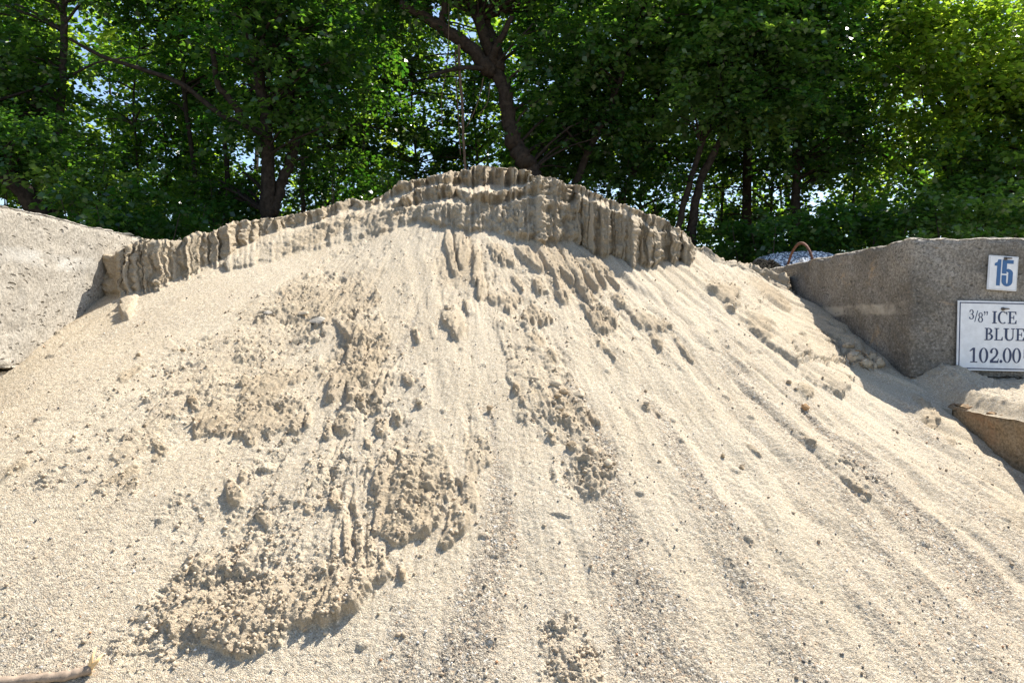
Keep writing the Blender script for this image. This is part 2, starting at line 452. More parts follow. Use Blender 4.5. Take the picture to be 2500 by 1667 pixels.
# upright fluting: where a rib stands forward its foot reaches lower down the slope
colu = sstep(900, 560, us)
def flutes(lam, seed):
    p = perlin(us / lam + 0.35 * perlin(us / (lam * 3), us * 0 + .7, seed + 50), us * 0 + seed * .37 + .5, seed)
    p2 = perlin(us / (lam * 1.7), us * 0 + seed * .11, seed + 9)
    flat_ = np.clip(np.round(p2 * 4) / 4 * 1.4, -1, 1) + .25 * p2          # sheared flat faces
    bl = sstep(-.25, .25, perlin(us / 110, us * 0 + 6.6, seed + 3))
    return ((1 - np.abs(p) * 2.3) * (1 - bl * .75) + flat_ * bl) * (1 - colu) + (np.minimum(np.abs(p) * 2.4, 1) ** .6 * 1.3 - .6) * colu
fA = np.interp(us, [280, 560, 600, 640, 980, 1010, 1100, 1380, 1415, 1690, 1720], [14, 8, 3, 1.5, 2, 4, 5, 6, 17, 14, 3]) * (0.75 + 1.0 * perlin(us / 90, us * 0 + 3.3, 210))
flu = fA * (0.55 * flutes(47, 205) + 0.32 * flutes(29, 201) + 0.42 * flutes(15, 202) + 0.16 * flutes(7, 203))
spk = np.clip(1 - np.abs(perlin(us / 23, us * 0 + 9.1, 220)) * 3.2, 0, 1) ** 1.5 * 11 * (.3 + 1.2 * sstep(-.3, .4, perlin(us / 70, us * 0 + 7.7, 230))) + np.clip(1 - np.abs(perlin(us / 11, us * 0 + 2.2, 221)) * 3.2, 0, 1) * 6
flu += spk * np.interp(us, [280, 560, 620, 980, 1050, 1690, 1700], [.5, .4, .2, .2, .35, 1, .3]) - 2
knots[0] += (wb * 0.6 * amp_b + flu) * inr
FLU = flu * inr
knots[5] += (-jag * 1.5 + 1.5 + wt * 0.75 + perlin(us / 45, us * 0 + 4.4, 211) * 3) * (us > 270) * (us < 1890)
knots[1] += (wt * 1.2 + np.abs(perlin(us / 14, us * 0 + 1.1, 212)) * 7 - 2 + perlin(us / 60, us * 0 + 1.1, 213) * 6 * (us > 960)) * inr
knots[3] += (np.roll(wt, 31) * 1.3 + perlin(us / 50, us * 0 + 2.1, 214) * 6 + np.abs(perlin(us / 12, us * 0 + 2.6, 215)) * 5) * inr * (us > 900)
knots[2] += 0.45 * np.roll(flu, 40) * inr * (us > 980)
knots[4] += 0.45 * np.roll(flu, 75) * inr * (us > 980)
knots[2] += np.roll(wb, 57) * 0.6 * inr * (us > 900); knots[4] += np.roll(wb, 91) * 0.7 * inr
for k in range(1, 6): knots[k] = np.minimum(knots[k], knots[k - 1] - 0.3)

s1 = np.interp(us, [0, 540, 640, 900, 1000, 1100, 1250, 1390, 1430, 1680, 1700, 1900], [2.5, 1.3, 1.0, 1.1, 1.4, 1.5, 1.6, 2.0, 4.5, 4.5, 2, 2])
s2 = np.interp(us, [0, 900, 1000, 1380, 1500, 1900], [0.8, 1.0, 2.4, 3.0, 1.0, 1.0])
s3 = np.interp(us, [0, 560, 900, 1100, 1900], [5.5, 4.0, 2.5, 3.2, 3.0])
slopes = np.stack([s1, np.full(NC, 0.42), s2, np.full(NC, 0.38), s3], 0)

t = np.linspace(0, 1, NT)[:, None]
U = np.broadcast_to(us[None, :], (NT, NC))
ytop = knots[5][None, :]
Yv = ytop + (YB - ytop) * t
D = solve_d(U, Yv)
B = (HY - Yv) / FPX
k0 = knots[0][None, :]
d0 = solve_d(us[None, :], k0)[0]
z0 = EYE + (HY - knots[0]) / FPX * d0
cliffw = np.zeros((NT, NC)); LVL = np.zeros((NT, NC))
for k in range(5):
    s = slopes[k][None, :]
    dn = (z0 - s * d0 - EYE)[:, :] / (B - s) if False else (EYE - z0[None, :] + s * d0[None, :]) / (s - B)
    inside = (Yv < knots[k][None, :]) & (Yv >= knots[k + 1][None, :] - 1e-6)
    D = np.where(inside, dn, D)
    LVL = np.where(inside, k * 3.7, LVL)
    if k in (0, 2, 4):
        cl = sstep(0, 9, knots[k][None, :] - Yv) * sstep(0, 7, Yv - knots[k + 1][None, :] + 2.0)
        cliffw = np.maximum(cliffw, np.where(inside, cl, 0) * np.clip((slopes[k][None, :] - .8) / 1.2, 0.25, 1))
    b1 = (HY - knots[k + 1]) / FPX
    d1 = (EYE - z0 + slopes[k] * d0) / (slopes[k] - b1)
    z0 = EYE + b1 * d1; d0 = d1
A = (U - CX) / FPX
P = np.stack([A * D, D, EYE + B * D], -1)

# rows behind the crest
NBK = 34
dtop = D[0]; ztop = P[0, :, 2]
back = []
for i in range(NBK, 0, -1):
    q = (i / NBK) ** 1.6
    dd = q * 3.2
    zz = ztop - 0.25 * np.minimum(dd, .25) - 0.62 * np.maximum(dd - .25, 0)
    d_ = dtop + dd
    back.append(np.stack([A[0] * d_, d_, np.maximum(zz, -0.02)], -1))
BK = np.stack(back, 0)
# rows under the frame, down to the toe
dbt = D[-1]
NFR = 70
fr = []
for i in range(1, NFR + 1):
    q = i / NFR
    d_ = dbt + (0.28 - dbt) * q
    X_ = A[0] * d_
    fr.append(np.stack([X_, d_, cone_z(X_, d_)], -1))
FR = np.stack(fr, 0)
P = np.concatenate([BK, P, FR], 0)
LVL = np.concatenate([np.repeat(LVL[:1], NBK, 0), LVL, np.zeros((NFR, NC))], 0)
cliffw = np.concatenate([np.repeat(cliffw[:1], NBK, 0) * 0, cliffw, np.zeros((NFR, NC))], 0)
Yall = np.concatenate([np.repeat(ytop, NBK, 0), Yv, HY + FPX * (EYE - FR[..., 2]) / FR[..., 1]], 0)
Uall = np.broadcast_to(us[None, :], Yall.shape)
NRW = P.shape[0]

def grid_normals(P):
    du = np.gradient(P, axis=1); dv = np.gradient(P, axis=0)
    n = np.cross(dv, du); l = np.linalg.norm(n, axis=-1, keepdims=True)
    n = n / np.maximum(l, 1e-9)
    flip = np.where(n[..., 2:3] * 1.0 - n[..., 1:2] < 0, -1, 1)
    return n * flip

def blur(a, ku, kv):
    for ax, k in ((1, ku), (0, kv)):
        if k < 1: continue
        pad = [(0, 0)] * a.ndim; pad[ax] = (k, k)
        c = np.cumsum(np.pad(a, pad, mode='edge'), axis=ax)
        c = np.concatenate([np.zeros_like(np.take(c, [0], ax)), c], ax)
        n = a.shape[ax]; w = 2 * k + 1
        a = (np.take(c, np.arange(w, w + n), ax) - np.take(c, np.arange(0, n), ax)) / w
    return a

NRM = grid_normals(blur(P, 3, 3))
X, Y, Z = P[..., 0], P[..., 1], P[..., 2]
PX = (X + .2); RR = np.sqrt(PX ** 2 + (5.5 - Y) ** 2)
PHI = np.arctan2(PX, 5.5 - Y)
S = PHI * 3.0                       # metres across the slope at 3 m from the apex
Q = Y * 0.6 + Z                     # metres along the slope
MPP = np.maximum(Y, 0.6) / FPX      # metres per measured pixel
H = np.zeros(X.shape); ROUGH = np.zeros(X.shape); CRUST = np.zeros(X.shape); COARSE = np.zeros(X.shape)

wa = perlin(S * 9, Q * 5, 11); wb2 = perlin(S * 30, Q * 13, 12); wc = perlin(S * 80, Q * 60, 13)
flute = 1 - np.abs(perlin(S * 34, Q * 4.0, 14)) * 2
flute2 = 1 - np.abs(perlin(S * 62, Q * 9.0, 15)) * 2
WARP = 10 * wa + 9 * wb2 + 4 * wc + 7 * flute

def window(x0, x1, y0, y1):
    """index window on the pile that covers a measured rectangle"""
    c0 = np.searchsorted(us, x0); c1 = np.searchsorted(us, x1)
    m = (Yall[:, c0:c1] >= y0) & (Yall[:, c0:c1] <= y1)
    r = np.where(m.any(1))[0]
    r = r[(r >= NBK)]
    if len(r) == 0 or c1 <= c0: return None
    return slice(r[0], r[-1] + 1), slice(c0, c1)

def seg_dist(x, y, a, b):
    ax, ay = a; bx, by = b
    dx, dy = bx - ax, by - ay
    L = dx * dx + dy * dy + 1e-9
    tt = np.clip(((x - ax) * dx + (y - ay) * dy) / L, 0, 1)
    return np.hypot(x - ax - tt * dx, y - ay - tt * dy), tt

def tongue(pts, hp, rough=0.6, crust=0.5, warp=1.0, edge=0.45, fade=True):
    """a lobe of slid sand along a path: points (x, y, radius), height in measured pixels"""
    rm = max(p[2] for p in pts) + 22
    w = window(min(p[0] for p in pts) - rm, max(p[0] for p in pts) + rm, min(p[1] for p in pts) - rm, max(p[1] for p in pts) + rm)
    if w is None: return
    u = Uall[w]; y = Yall[w]; best = np.full(u.shape, -1e3); along = np.zeros(u.shape)
    if len(pts) == 1: pts = [pts[0], (pts[0][0] + .1, pts[0][1] + .1, pts[0][2])]
    n = len(pts) - 1
    for i in range(n):
        d, tt = seg_dist(u, y, pts[i][:2], pts[i + 1][:2])
        r = pts[i][2] + (pts[i + 1][2] - pts[i][2]) * tt
        s_ = r - d; m = s_ > best
        best = np.where(m, s_, best); along = np.where(m, (i + tt) / n, along)
    rr = np.interp(along, np.linspace(0, 1, n + 1), [p[2] for p in pts])
    k = np.clip(rr / 25, 0.25, 1)
    sd = best + WARP[w] * 0.55 * warp * k
    prof = sstep(0, 1, sd / np.maximum(rr * edge, 2.5))
    if fade: prof = prof * sstep(-0.25, 0.45, along)
    hh = hp * (0.55 if hp > 0 else 1) * MPP[w] * prof
    if hp >= 0: H[w] = np.maximum(H[w], hh)
    else: H[w] = H[w] + hh
    ROUGH[w] = np.maximum(ROUGH[w], prof * rough); CRUST[w] = np.maximum(CRUST[w], prof * crust)

def slab(poly, hp, rough=0.5, crust=0.5, warp=1.0, edge=7.0, ramp_in=0.5):
    """a crust slab that broke off: polygon, height in measured pixels, growing towards its lower edge"""
    xs = [p[0] for p in poly]; ysq = [p[1] for p in poly]
    w = window(min(xs) - 30, max(xs) + 30, min(ysq) - 30, max(ysq) + 30)
    if w is None: return
    u = Uall[w]; y = Yall[w]
    d = np.full(u.shape, 1e6); ins = np.zeros(u.shape, bool)
    n = len(poly)
    for i in range(n):
        a = poly[i]; b = poly[(i + 1) % n]
        dd, _ = seg_dist(u, y, a, b); d = np.minimum(d, dd)
        c = (a[1] > y) != (b[1] > y)
        with np.errstate(divide='ignore', invalid='ignore'):
            xi = (b[0] - a[0]) * (y - a[1]) / ((b[1] - a[1]) if b[1] != a[1] else 1e-9) + a[0]
        ins ^= c & (u < xi)
    sd = np.where(ins, d, -d) + (WARP[w] * 1.15 + 10 * wa[w]) * warp
    prof = sstep(0, edge, sd)
    y0, y1 = min(ysq), max(ysq)
    g = sstep(0, ramp_in, (y - y0) / (y1 - y0)) * 0.8 + 0.2
    body = (0.8 + 0.2 * sstep(0, 40, sd)) * (1 + 0.45 * flute[w] * sstep(.35, .8, (y - y0) / (y1 - y0)))
    H[w] = np.maximum(H[w], 0.5 * hp * MPP[w] * (0.8 + 0.35 * wa[w] + 0.25 * wb2[w]).clip(.15, 1.3) * prof * g * body)
    ROUGH[w] = np.maximum(ROUGH[w], prof * rough); CRUST[w] = np.maximum(CRUST[w], prof * crust * g)

def blob(arr, cx, cy, rx, ry, ang, amt):
    ca, sa = math.cos(R(ang)), math.sin(R(ang)); m = max(rx, ry) * 1.3
    w = window(cx - m, cx + m, cy - m, cy + m)
    if w is None: return
    dx = Uall[w] - cx; dy = Yall[w] - cy
    e = np.sqrt(((dx * ca + dy * sa) / rx) ** 2 + ((-dx * sa + dy * ca) / ry) ** 2)
    arr[w] = np.maximum(arr[w], amt * sstep(1.15, 0.45, e + 0.35 * wa[w] + 0.2 * wb2[w]))

# --- chutes where dry sand ran down
for pts, hp in [([(1000, 565, 26), (1025, 690, 26), (1050, 850, 24), (1080, 1000, 26)], -9),
                ([(1120, 690, 12), (1135, 800, 16), (1170, 900, 18), (1210, 1000, 20)], -8),
                ([(1150, 590, 7), (1140, 700, 9), (1150, 760, 12)], -8),
                ([(1075, 560, 6), (1085, 640, 8), (1100, 720, 9)], -8),
                ([(960, 1130, 12), (950, 1000, 10), (1010, 900, 10)][::-1], -4),
                ([(875, 1000, 9), (872, 1130, 13), (880, 1260, 12)], -7),
                ([(1240, 1010, 22), (1300, 1120, 30), (1380, 1280, 36), (1480, 1560, 45)], -6),
                ([(1185, 1010, 14), (1205, 1150, 20), (1210, 1350, 30)], -6),
                ([(795, 960, 12), (770, 1030, 16), (730, 1130, 16)], -6)]:
    tongue(pts, hp, 0.0, 0.0, 0.6, 1.0, True)

# --- slabs and lobes
slab([(975,1060),(935,1130),(912,1230),(908,1310),(960,1335),(1010,1305),(1060,1285),(1085,1240),(1115,1190),(1090,1110),(1050,1060)], 30, .8, .8)
slab([(1120,1030),(1175,1045),(1188,1110),(1165,1180),(1158,1240),(1125,1290),(1085,1318),(1098,1250),(1118,1190),(1110,1110)], 24, .7, .7)
slab([(560,1420),(640,1380),(760,1370),(860,1330),(930,1340),(950,1400),(905,1428),(870,1450),(800,1518),(720,1545),(690,1583),(610,1608),(550,1592),(500,1565),(470,1510)], 46, .9, .75, 1.3, 9)
slab([(380,1500),(430,1400),(540,1330),(640,1290),(700,1330),(640,1400),(600,1480),(520,1560),(430,1570)], 14, 1.0, .5, 1.4)
slab([(480,1000),(560,960),(700,955),(760,980),(720,1040),(640,1062),(560,1068),(478,1062)], 17, .8, .8)
slab([(620,800),(540,915),(470,990),(400,1050),(300,1148),(268,1130),(330,1050),(420,960),(500,870),(580,800)], 13, .7, .4, .7)
slab([(800,880),(766,905),(700,955),(660,1000),(600,995),(590,940),(680,895),(750,870)], 17, .9, .8)
slab([(820,770),(900,760),(950,800),(945,870),(900,930),(860,925),(850,850)], 20, 1, .9)
slab([(680,700),(790,660),(890,690),(930,740),(860,780),(760,790),(690,760)], 8, 1.0, .7)
slab([(1105,742),(1130,758),(1142,790),(1120,832),(1098,805),(1078,790),(1072,750)], 24, .5, .6, .5)
slab([(1183,722),(1202,700),(1262,704),(1277,730),(1263,760),(1236,757),(1195,737)], 18, .7, .8, .7)
slab([(1278,728),(1292,718),(1328,758),(1345,778),(1303,782),(1273,772)], 16, .9, .8, .9)
slab([(1183,735),(1198,777),(1214,825),(1236,895),(1258,950),(1262,990),(1300,1020),(1345,1068),(1390,1102),(1402,1170),(1440,1212),(1478,1200),(1500,1150),(1452,1060),(1425,980),(1385,900),(1335,815),(1262,772)], 12, .45, .25, .6, 6, .12)
slab([(1290,930),(1340,920),(1400,960),(1460,1000),(1470,1040),(1400,1050),(1340,1010),(1300,970)], 20, .9, .6)
slab([(1375,1060),(1440,1050),(1490,1110),(1500,1160),(1450,1190),(1400,1130)], 22, .9, .5)
slab([(1420,740),(1452,724),(1478,758),(1503,790),(1492,808),(1450,803),(1430,780)], 20, .9, .9, .9)
slab([(1535,748),(1562,752),(1602,778),(1634,800),(1612,823),(1575,812),(1545,790)], 20, .7, .8, .8)
slab([(1728,678),(1752,685),(1793,710),(1803,747),(1787,762),(1760,732),(1733,711)], 22, .8, .9, .6)
slab([(1803,755),(1812,787),(1846,814),(1865,836),(1906,870),(1940,888),(1990,890),(2045,884),(2120,860),(2060,810),(1960,745),(1884,740)], 26, .12, .2, .35, 6, .5)
slab([(1812,750),(1850,745),(1880,790),(1895,830),(1862,835),(1826,800)], 32, .6, .8, .5)
slab([(1950,892),(1992,902),(2052,906),(2078,930),(2062,962),(2030,966),(1990,932)], 18, .5, .5, .6)
slab([(308,722),(336,716),(332,742),(314,776),(300,776),(291,758)], 38, .3, .5, .25, 5)
slab([(1190,608),(1235,615),(1262,640),(1255,648),(1210,640)], 14, .8, .8, .6)
slab([(1310,1510),(1390,1500),(1450,1560),(1465,1640),(1390,1672),(1335,1610)], 9, 1.0, .3, 1.5, 14)

TG = [
 ([(1095,560,10),(1096,600,12),(1110,660,9)],16), ([(1122,560,16),(1130,610,20),(1127,645,8)],20), ([(1160,590,9),(1165,640,11),(1158,690,8)],16),
 ([(1168,660,10),(1174,700,13),(1170,726,6)],20), ([(1190,590,12),(1220,620,14),(1250,640,10)],14), ([(1262,600,12),(1290,630,16),(1318,655,10)],22),
 ([(1310,590,10),(1340,640,15),(1358,668,10),(1364,705,4)],24), ([(1340,600,9),(1372,650,10),(1400,685,5)],18), ([(1365,600,8),(1405,665,12),(1440,735,7)],24),
 ([(1400,620,9),(1440,670,12),(1458,705,5)],24), ([(1420,610,8),(1462,660,10),(1480,700,4)],20), ([(1450,630,7),(1490,675,8),(1512,702,3)],16),
 ([(1300,585,8),(1330,620,9),(1350,640,6)],14), ([(1252,668,6),(1266,690,8),(1275,705,4)],12), ([(1310,680,12),(1316,705,10)],18), ([(1362,705,9),(1378,728,12)],20),
 ([(1498,715,10),(1516,738,12)],16), ([(1588,806,10),(1612,850,7)],12), ([(1640,815,5),(1664,850,6),(1692,882,3)],9), ([(1455,825,6),(1478,852,7),(1502,878,4)],11),
 ([(1815,677,9),(1850,700,12),(1890,725,12),(1922,756,8)],14), ([(1780,690,6),(1805,705,7)],9), ([(1945,938,10),(1975,962,13)],18), ([(2228,965,8),(2262,1000,10),(2290,1030,5)],18),
 ([(2250,1010,6),(2272,1030,8),(2288,1050,4)],14), ([(2300,1075,5),(2320,1095,6)],8), ([(1812,1078,5),(1836,1096,7),(1858,1114,4)],11), ([(2060,1170,5),(2090,1195,7),(2122,1216,4)],9),
 ([(1950,1060,3),(1985,1095,5)],7), ([(820,770,18),(875,830,26),(865,890,26)],30), ([(905,820,16),(915,860,18),(900,895,12)],24), ([(850,880,16),(835,915,20),(810,970,14)],26),
 ([(825,905,18),(822,940,20),(800,975,10)],24), ([(868,920,14),(864,950,16),(858,975,9)],22), ([(884,960,10),(882,978,12)],20), ([(935,920,9),(918,960,8)],14),
 ([(850,1010,20),(835,1035,24)],20), ([(805,1030,8),(798,1062,12)],18), ([(930,1020,18),(930,1045,20)],18), ([(965,1000,8),(972,1022,10)],16), ([(918,985,7),(910,1000,9)],14), ([(930,970,6),(926,995,9)],14),
 ([(740,1010,9),(722,1048,13)],18), ([(752,1005,8),(752,1035,9)],14), ([(698,1065,8),(692,1075,9)],10), ([(610,1055,12),(615,1080,12)],12),
 ([(1140,730,9),(1148,760,10)],18), ([(1050,785,6),(1060,820,8)],12), ([(1008,800,6),(1022,832,8)],14), ([(982,910,8),(1002,935,10)],12), ([(1020,975,6),(1026,988,8)],10),
 ([(895,1070,8),(900,1085,9)],14), ([(905,1120,9),(902,1140,8)],10), ([(560,1180,14),(575,1215,20)],24), ([(600,1150,8),(592,1165,10)],10), ([(630,1250,12),(648,1268,16)],20), ([(815,1195,10),(820,1225,15)],22),
 ([(868,1195,6),(862,1230,9),(875,1260,4)],14), ([(845,1260,8),(848,1330,11),(852,1390,8)],20), ([(875,1260,9),(878,1330,11),(880,1400,9)],20), ([(902,1290,8),(905,1350,10),(902,1410,8)],18),
 ([(820,1300,10),(815,1380,12)],14), ([(755,1225,8),(750,1240,9)],12), ([(980,1380,8),(985,1412,9)],22), ([(930,1340,9),(938,1400,9)],20),
 ([(1200,990,6),(1196,1003,7)],14), ([(1255,935,6),(1262,962,8)],18), ([(1272,970,5),(1276,985,7)],14), ([(340,855,5),(335,872,6)],12), ([(460,965,8),(475,990,13)],20),
 ([(395,830,20),(430,850,10)],6), ([(360,880,10),(300,920,14)],6), ([(240,1190,12),(330,1150,14)],6), ([(120,1020,20),(60,1070,20)],6), ([(0,1160,14),(60,1130,14)],8), ([(300,1200,12),(330,1180,10)],14),
 ([(375,1075,10),(398,1105,14)],14), ([(415,1090,10),(380,1120,12)],10), ([(1480,1120,9),(1487,1148,11)],18), ([(1440,1098,10),(1450,1112,13)],18), ([(1385,1080,9),(1400,1095,12)],18),
 ([(1340,1050,7),(1352,1078,9)],14), ([(1570,985,9),(1580,996,10)],14), ([(1600,1000,4),(1612,1016,4)],8), ([(1330,850,10),(1350,880,12)],7), ([(1290,810,12),(1320,840,14)],6), ([(1340,860,9),(1350,868,10)],12),
]
for pts, hp in TG: tongue(pts, hp, .75, .85, 0.8)

# --- rough fields
for cx, cy, rx, ry, an, am in [(620,840,330,95,-30,.85),(470,920,250,80,-30,.7),(720,760,190,90,-20,.9),(880,900,110,150,10,.9),(300,1080,260,90,-28,.45),(150,1130,180,70,-20,.4),
        (560,1000,200,60,-10,.6),(520,1430,190,120,-25,1.0),(700,1400,200,140,-20,.6),(850,1250,90,150,5,.6),(1010,1190,110,150,0,.8),(1130,1150,50,150,5,.7),
        (1320,1000,80,120,55,.7),(1430,1150,60,110,60,.8),(1340,860,70,90,45,.35),(850,560,230,45,-17,.9),(1100,520,160,40,0,.8),(1250,540,120,50,20,.9),
        (1390,660,100,60,42,.6),(2080,1160,90,45,42,.75),(2230,1010,60,60,42,.4),(1385,1590,70,100,10,1.0),(1990,1010,80,50,40,.3),(1860,720,80,25,38,.6),(300,1180,150,70,-30,.4),(930,1040,90,60,0,.5),
        (1000,820,120,100,0,.25),(380,1560,160,70,-20,.7),(2330,1130,130,70,42,.2)]:
    blob(ROUGH, cx, cy, rx, ry, an, am)
for cx, cy, rx, ry, an, am in [(620,850,300,80,-30,.35),(780,740,170,80,-20,.5),(850,560,230,45,-17,.6),(1390,660,100,55,42,.5),(1120,640,70,70,20,.5),(870,900,90,130,10,.5),(1000,1180,90,130,0,.4)]:
    blob(CRUST, cx, cy, rx, ry, an, am)

# --- coarse gravelly streaks
def streak(pts, amt):
    rm = max(p[2] for p in pts) * 1.5
    w = window(min(p[0] for p in pts) - rm, max(p[0] for p in pts) + rm, min(p[1] for p in pts) - rm, max(p[1] for p in pts) + rm)
    u = Uall[w]; y = Yall[w]; best = np.zeros(u.shape)
    for i in range(len(pts) - 1):
        d, tt = seg_dist(u, y, pts[i][:2], pts[i + 1][:2]); r = pts[i][2] + (pts[i + 1][2] - pts[i][2]) * tt
        best = np.maximum(best, sstep(1.25, 0.3, d / r + 0.5 * wa[w] + .25 * wb2[w]))
    COARSE[w] = np.maximum(COARSE[w], best * amt)
for pts, am in [([(1200,1010,8),(1215,1150,26),(1215,1350,55),(1130,1700,120)],.9), ([(1390,920,14),(1470,1100,30),(1540,1400,90),(1680,1720,150)],.95),
        ([(1560,930,14),(1690,1180,42),(1900,1500,70),(2100,1750,90)],.85), ([(1760,850,18),(2000,1150,34),(2300,1500,60),(2450,1700,80)],.75),
        ([(1950,985,16),(2180,1220,46),(2420,1440,60)],.8), ([(1710,720,8),(1760,790,14),(1800,880,16)],.6), ([(1620,720,7),(1700,820,9),(1780,920,12)],.5),
        ([(1030,740,7),(1000,800,10),(975,850,10)],.7), ([(480,700,12),(200,850,22),(0,980,30)],.35), ([(640,700,14),(400,790,26),(0,1080,36)],.3), ([(2200,980,20),(2350,1200,50),(2500,1400,60)],.5),
        ([(980,1500,40),(960,1700,70)],.7), ([(1440,1200,12),(1500,1300,26),(1560,1480,40)],.7), ([(300,1250,80),(100,1500,150)],.25), ([(60,1560,100),(200,1667,100)],.5)]:
    streak(pts, am)
stripe = fbm(S * 7, Q * 0.5, 21, 3) + 0.3 * fbm(S * 24, Q * 2, 22, 2)
# low frame has bigger grains washed down
lowf = sstep(2.6, 4.3, RR)
COARSE = np.clip(COARSE * 0.9 + 0.10 * lowf + 0.34 * lowf * sstep(-.4, .5, stripe) + 0.30 * sstep(.0, .6, stripe) * sstep(1.2, 2.2, RR) * sstep(.0, .35, PHI), 0, 1)
COARSE *= 0.82 * (1 - 0.6 * CRUST)

# --- running rills, larger on the right
rill = np.abs(perlin(S * 5.2 + .4 * wa, Q * 0.55, 31)) * 0.030 + perlin(S * 13, Q * 1.1, 32) * 0.008 + perlin(S * 30, Q * 2.5, 33) * 0.0028
rg = sstep(0.1, 0.5, PHI) * 0.9 + 0.35 + 0.3 * sstep(-.3, -.6, PHI)
H += (rill * rg - 0.008) * (1 - 0.7 * sstep(0, .02, H)) * (cliffw < .2) * sstep(0.6, 1.3, RR)
H += fbm(S * 1.6, Q * 1.6, 35, 2) * 0.012
# --- cracks in the slab beside the wall
def crack(pts, depth=9, r=2.6):
    for i in range(len(pts) - 1):
        a, b = pts[i], pts[i + 1]
        w = window(min(a[0], b[0]) - 10, max(a[0], b[0]) + 10, min(a[1], b[1]) - 10, max(a[1], b[1]) + 10)
        d, _ = seg_dist(Uall[w] + 5 * wb2[w], Yall[w] + 5 * wc[w], a, b)
        H[w] -= depth * MPP[w] * sstep(r, r * .3, d)
crack([(1912,804),(1940,835),(1968,858),(1975,884)]); crack([(1950,818),(1966,838),(1972,868)]); crack([(1922,835),(1936,858),(1948,868)])
crack([(1938,884),(1962,870),(1985,882),(2010,885),(2038,880)], 12, 3.2)
crack([(1990,815),(2030,835),(2068,850)]); crack([(2040,880),(2072,868),(2078,895)], 12, 3); crack([(2010,842),(2040,858),(2066,858)], 8); crack([(2045,850),(2048,885)], 7)

# --- clods and fine roughness
wx = S + 0.012 * wb2; wy = Q + 0.02 * wb2 + .01 * wc
f1, r1 = worley(wx * 19, wy * 15, 41); f2, r2 = worley(wx * 42, wy * 34, 42); f3, r3 = worley(wx * 85, wy * 75, 43)
near = np.clip(3.0 / np.maximum(RR, .6), .6, 1.6)
breakup = sstep(-.25, .45, fbm(S * 8, Q * 7, 44, 3))
for cx, cy, rx, ry, an, am in [(760,1110,230,190,-35,.75),(880,1010,150,210,0,.7),(650,1270,230,110,-30,.6),(860,1390,110,130,0,.7),(1000,1330,120,90,0,.4),(1060,700,90,150,0,.45),(1180,680,110,120,15,.5),
        (1300,700,120,110,40,.5),(1480,760,140,80,45,.5),(1620,820,140,60,45,.4),(1800,700,130,50,38,.45),(1330,900,100,130,40,.5),(300,950,330,130,-32,.4),(700,680,260,60,-25,.45),(980,900,110,160,5,.3),(420,1300,220,130,-35,.35),(1000,600,300,70,0,.45)]:
    blob(ROUGH, cx, cy, rx, ry, an, am)
def calm(pts, amt=1.0):
    """dry sand has run over the crust here and smoothed it"""
    rm = max(p[2] for p in pts) * 1.6
    w = window(min(p[0] for p in pts) - rm, max(p[0] for p in pts) + rm, min(p[1] for p in pts) - rm, max(p[1] for p in pts) + rm)
    best = np.zeros(Uall[w].shape)
    for i in range(len(pts) - 1):
        d, tt = seg_dist(Uall[w], Yall[w], pts[i][:2], pts[i + 1][:2]); r = pts[i][2] + (pts[i + 1][2] - pts[i][2]) * tt
        best = np.maximum(best, sstep(1.2, 0.6, d / r + .3 * wa[w]))
    ROUGH[w] *= 1 - best * amt; CRUST[w] *= 1 - best * amt; H[w] *= 1 - best * amt * .6
calm([(985, 570, 36), (1030, 690, 30), (1060, 850, 30), (1090, 1000, 32), (1120, 1150, 22)])
calm([(1150, 700, 10), (1160, 800, 20), (1195, 920, 22), (1230, 1020, 28), (1290, 1200, 50)])
calm([(880, 560, 16), (700, 650, 26), (500, 760, 36), (250, 900, 46), (0, 1080, 60)], .8)
calm([(795, 950, 11), (770, 1040, 16), (700, 1180, 26)], .9)
calm([(876, 1010, 9), (872, 1150, 13), (878, 1260, 9)], .8)
ROUGH *= 0.85
RG = ROUGH * (0.30 + 0.70 * breakup)
def dome(f, w): return np.sqrt(np.clip(1 - (f / w) ** 2, 0, 1))
big = dome(f1, .50) * sstep(.62, .95, r1) * 0.017 + dome(f2, .52) * sstep(.55, .95, r2) * 0.007 + dome(f3, .55) * sstep(.7, .95, r3) * 0.003
sx, sq = S * 11, Q * 12
v1 = fbm(sx, sq, 71, 4, .6); v1 = fbm(sx, sq + 0.75 * v1, 71, 4, .6)          # lumps with steep undersides
v2 = fbm(S * 38 + 3, Q * 44, 72, 3, .6); v2 = fbm(S * 38 + 3, Q * 44 + 0.8 * v2, 72, 3, .6)
pit = -dome(f1, .34) * (r1 < .12) * 0.011 - dome(f2, .4) * (r2 < .12) * .006
st1 = perlin(S * 24 + .4 * wb2, Q * 3.2, 81); st2 = perlin(S * 52 + .4 * wb2, Q * 7.0, 82); st3 = fbm(S * 30, Q * 8 + .5 * st1, 83, 4, .62)
H += ROUGH * (0.010 * (np.abs(st1) * -2 + .5) + 0.006 * (np.abs(st2) * -2 + .5) + 0.010 * st3) * (0.4 + 0.6 * sstep(-.3, .4, fbm(S * 5, Q * 4, 84, 2)))
H += (0.0022 * st1 + 0.0016 * st2 + 0.0011 * perlin(S * 110, Q * 16, 85)) * sstep(.7, 1.2, RR)
H += (big + pit) * RG + RG * (0.015 * fbm(S * 4.5, Q * 5 + .6 * v1, 73, 3) + 0.0125 * np.clip(v1, -.5, 1.2) + 0.0034 * v2)
# sparse lone clods everywhere
f4, r4 = worley(S * 30, Q * 26, 46)
H += dome(f4, .36) * (r4 > .988) * 0.008 * sstep(.9, 1.4, RR)
H += fbm(S * 60, Q * 55, 47, 3, .6) * 0.0016 * (1 + 1.2 * CRUST)
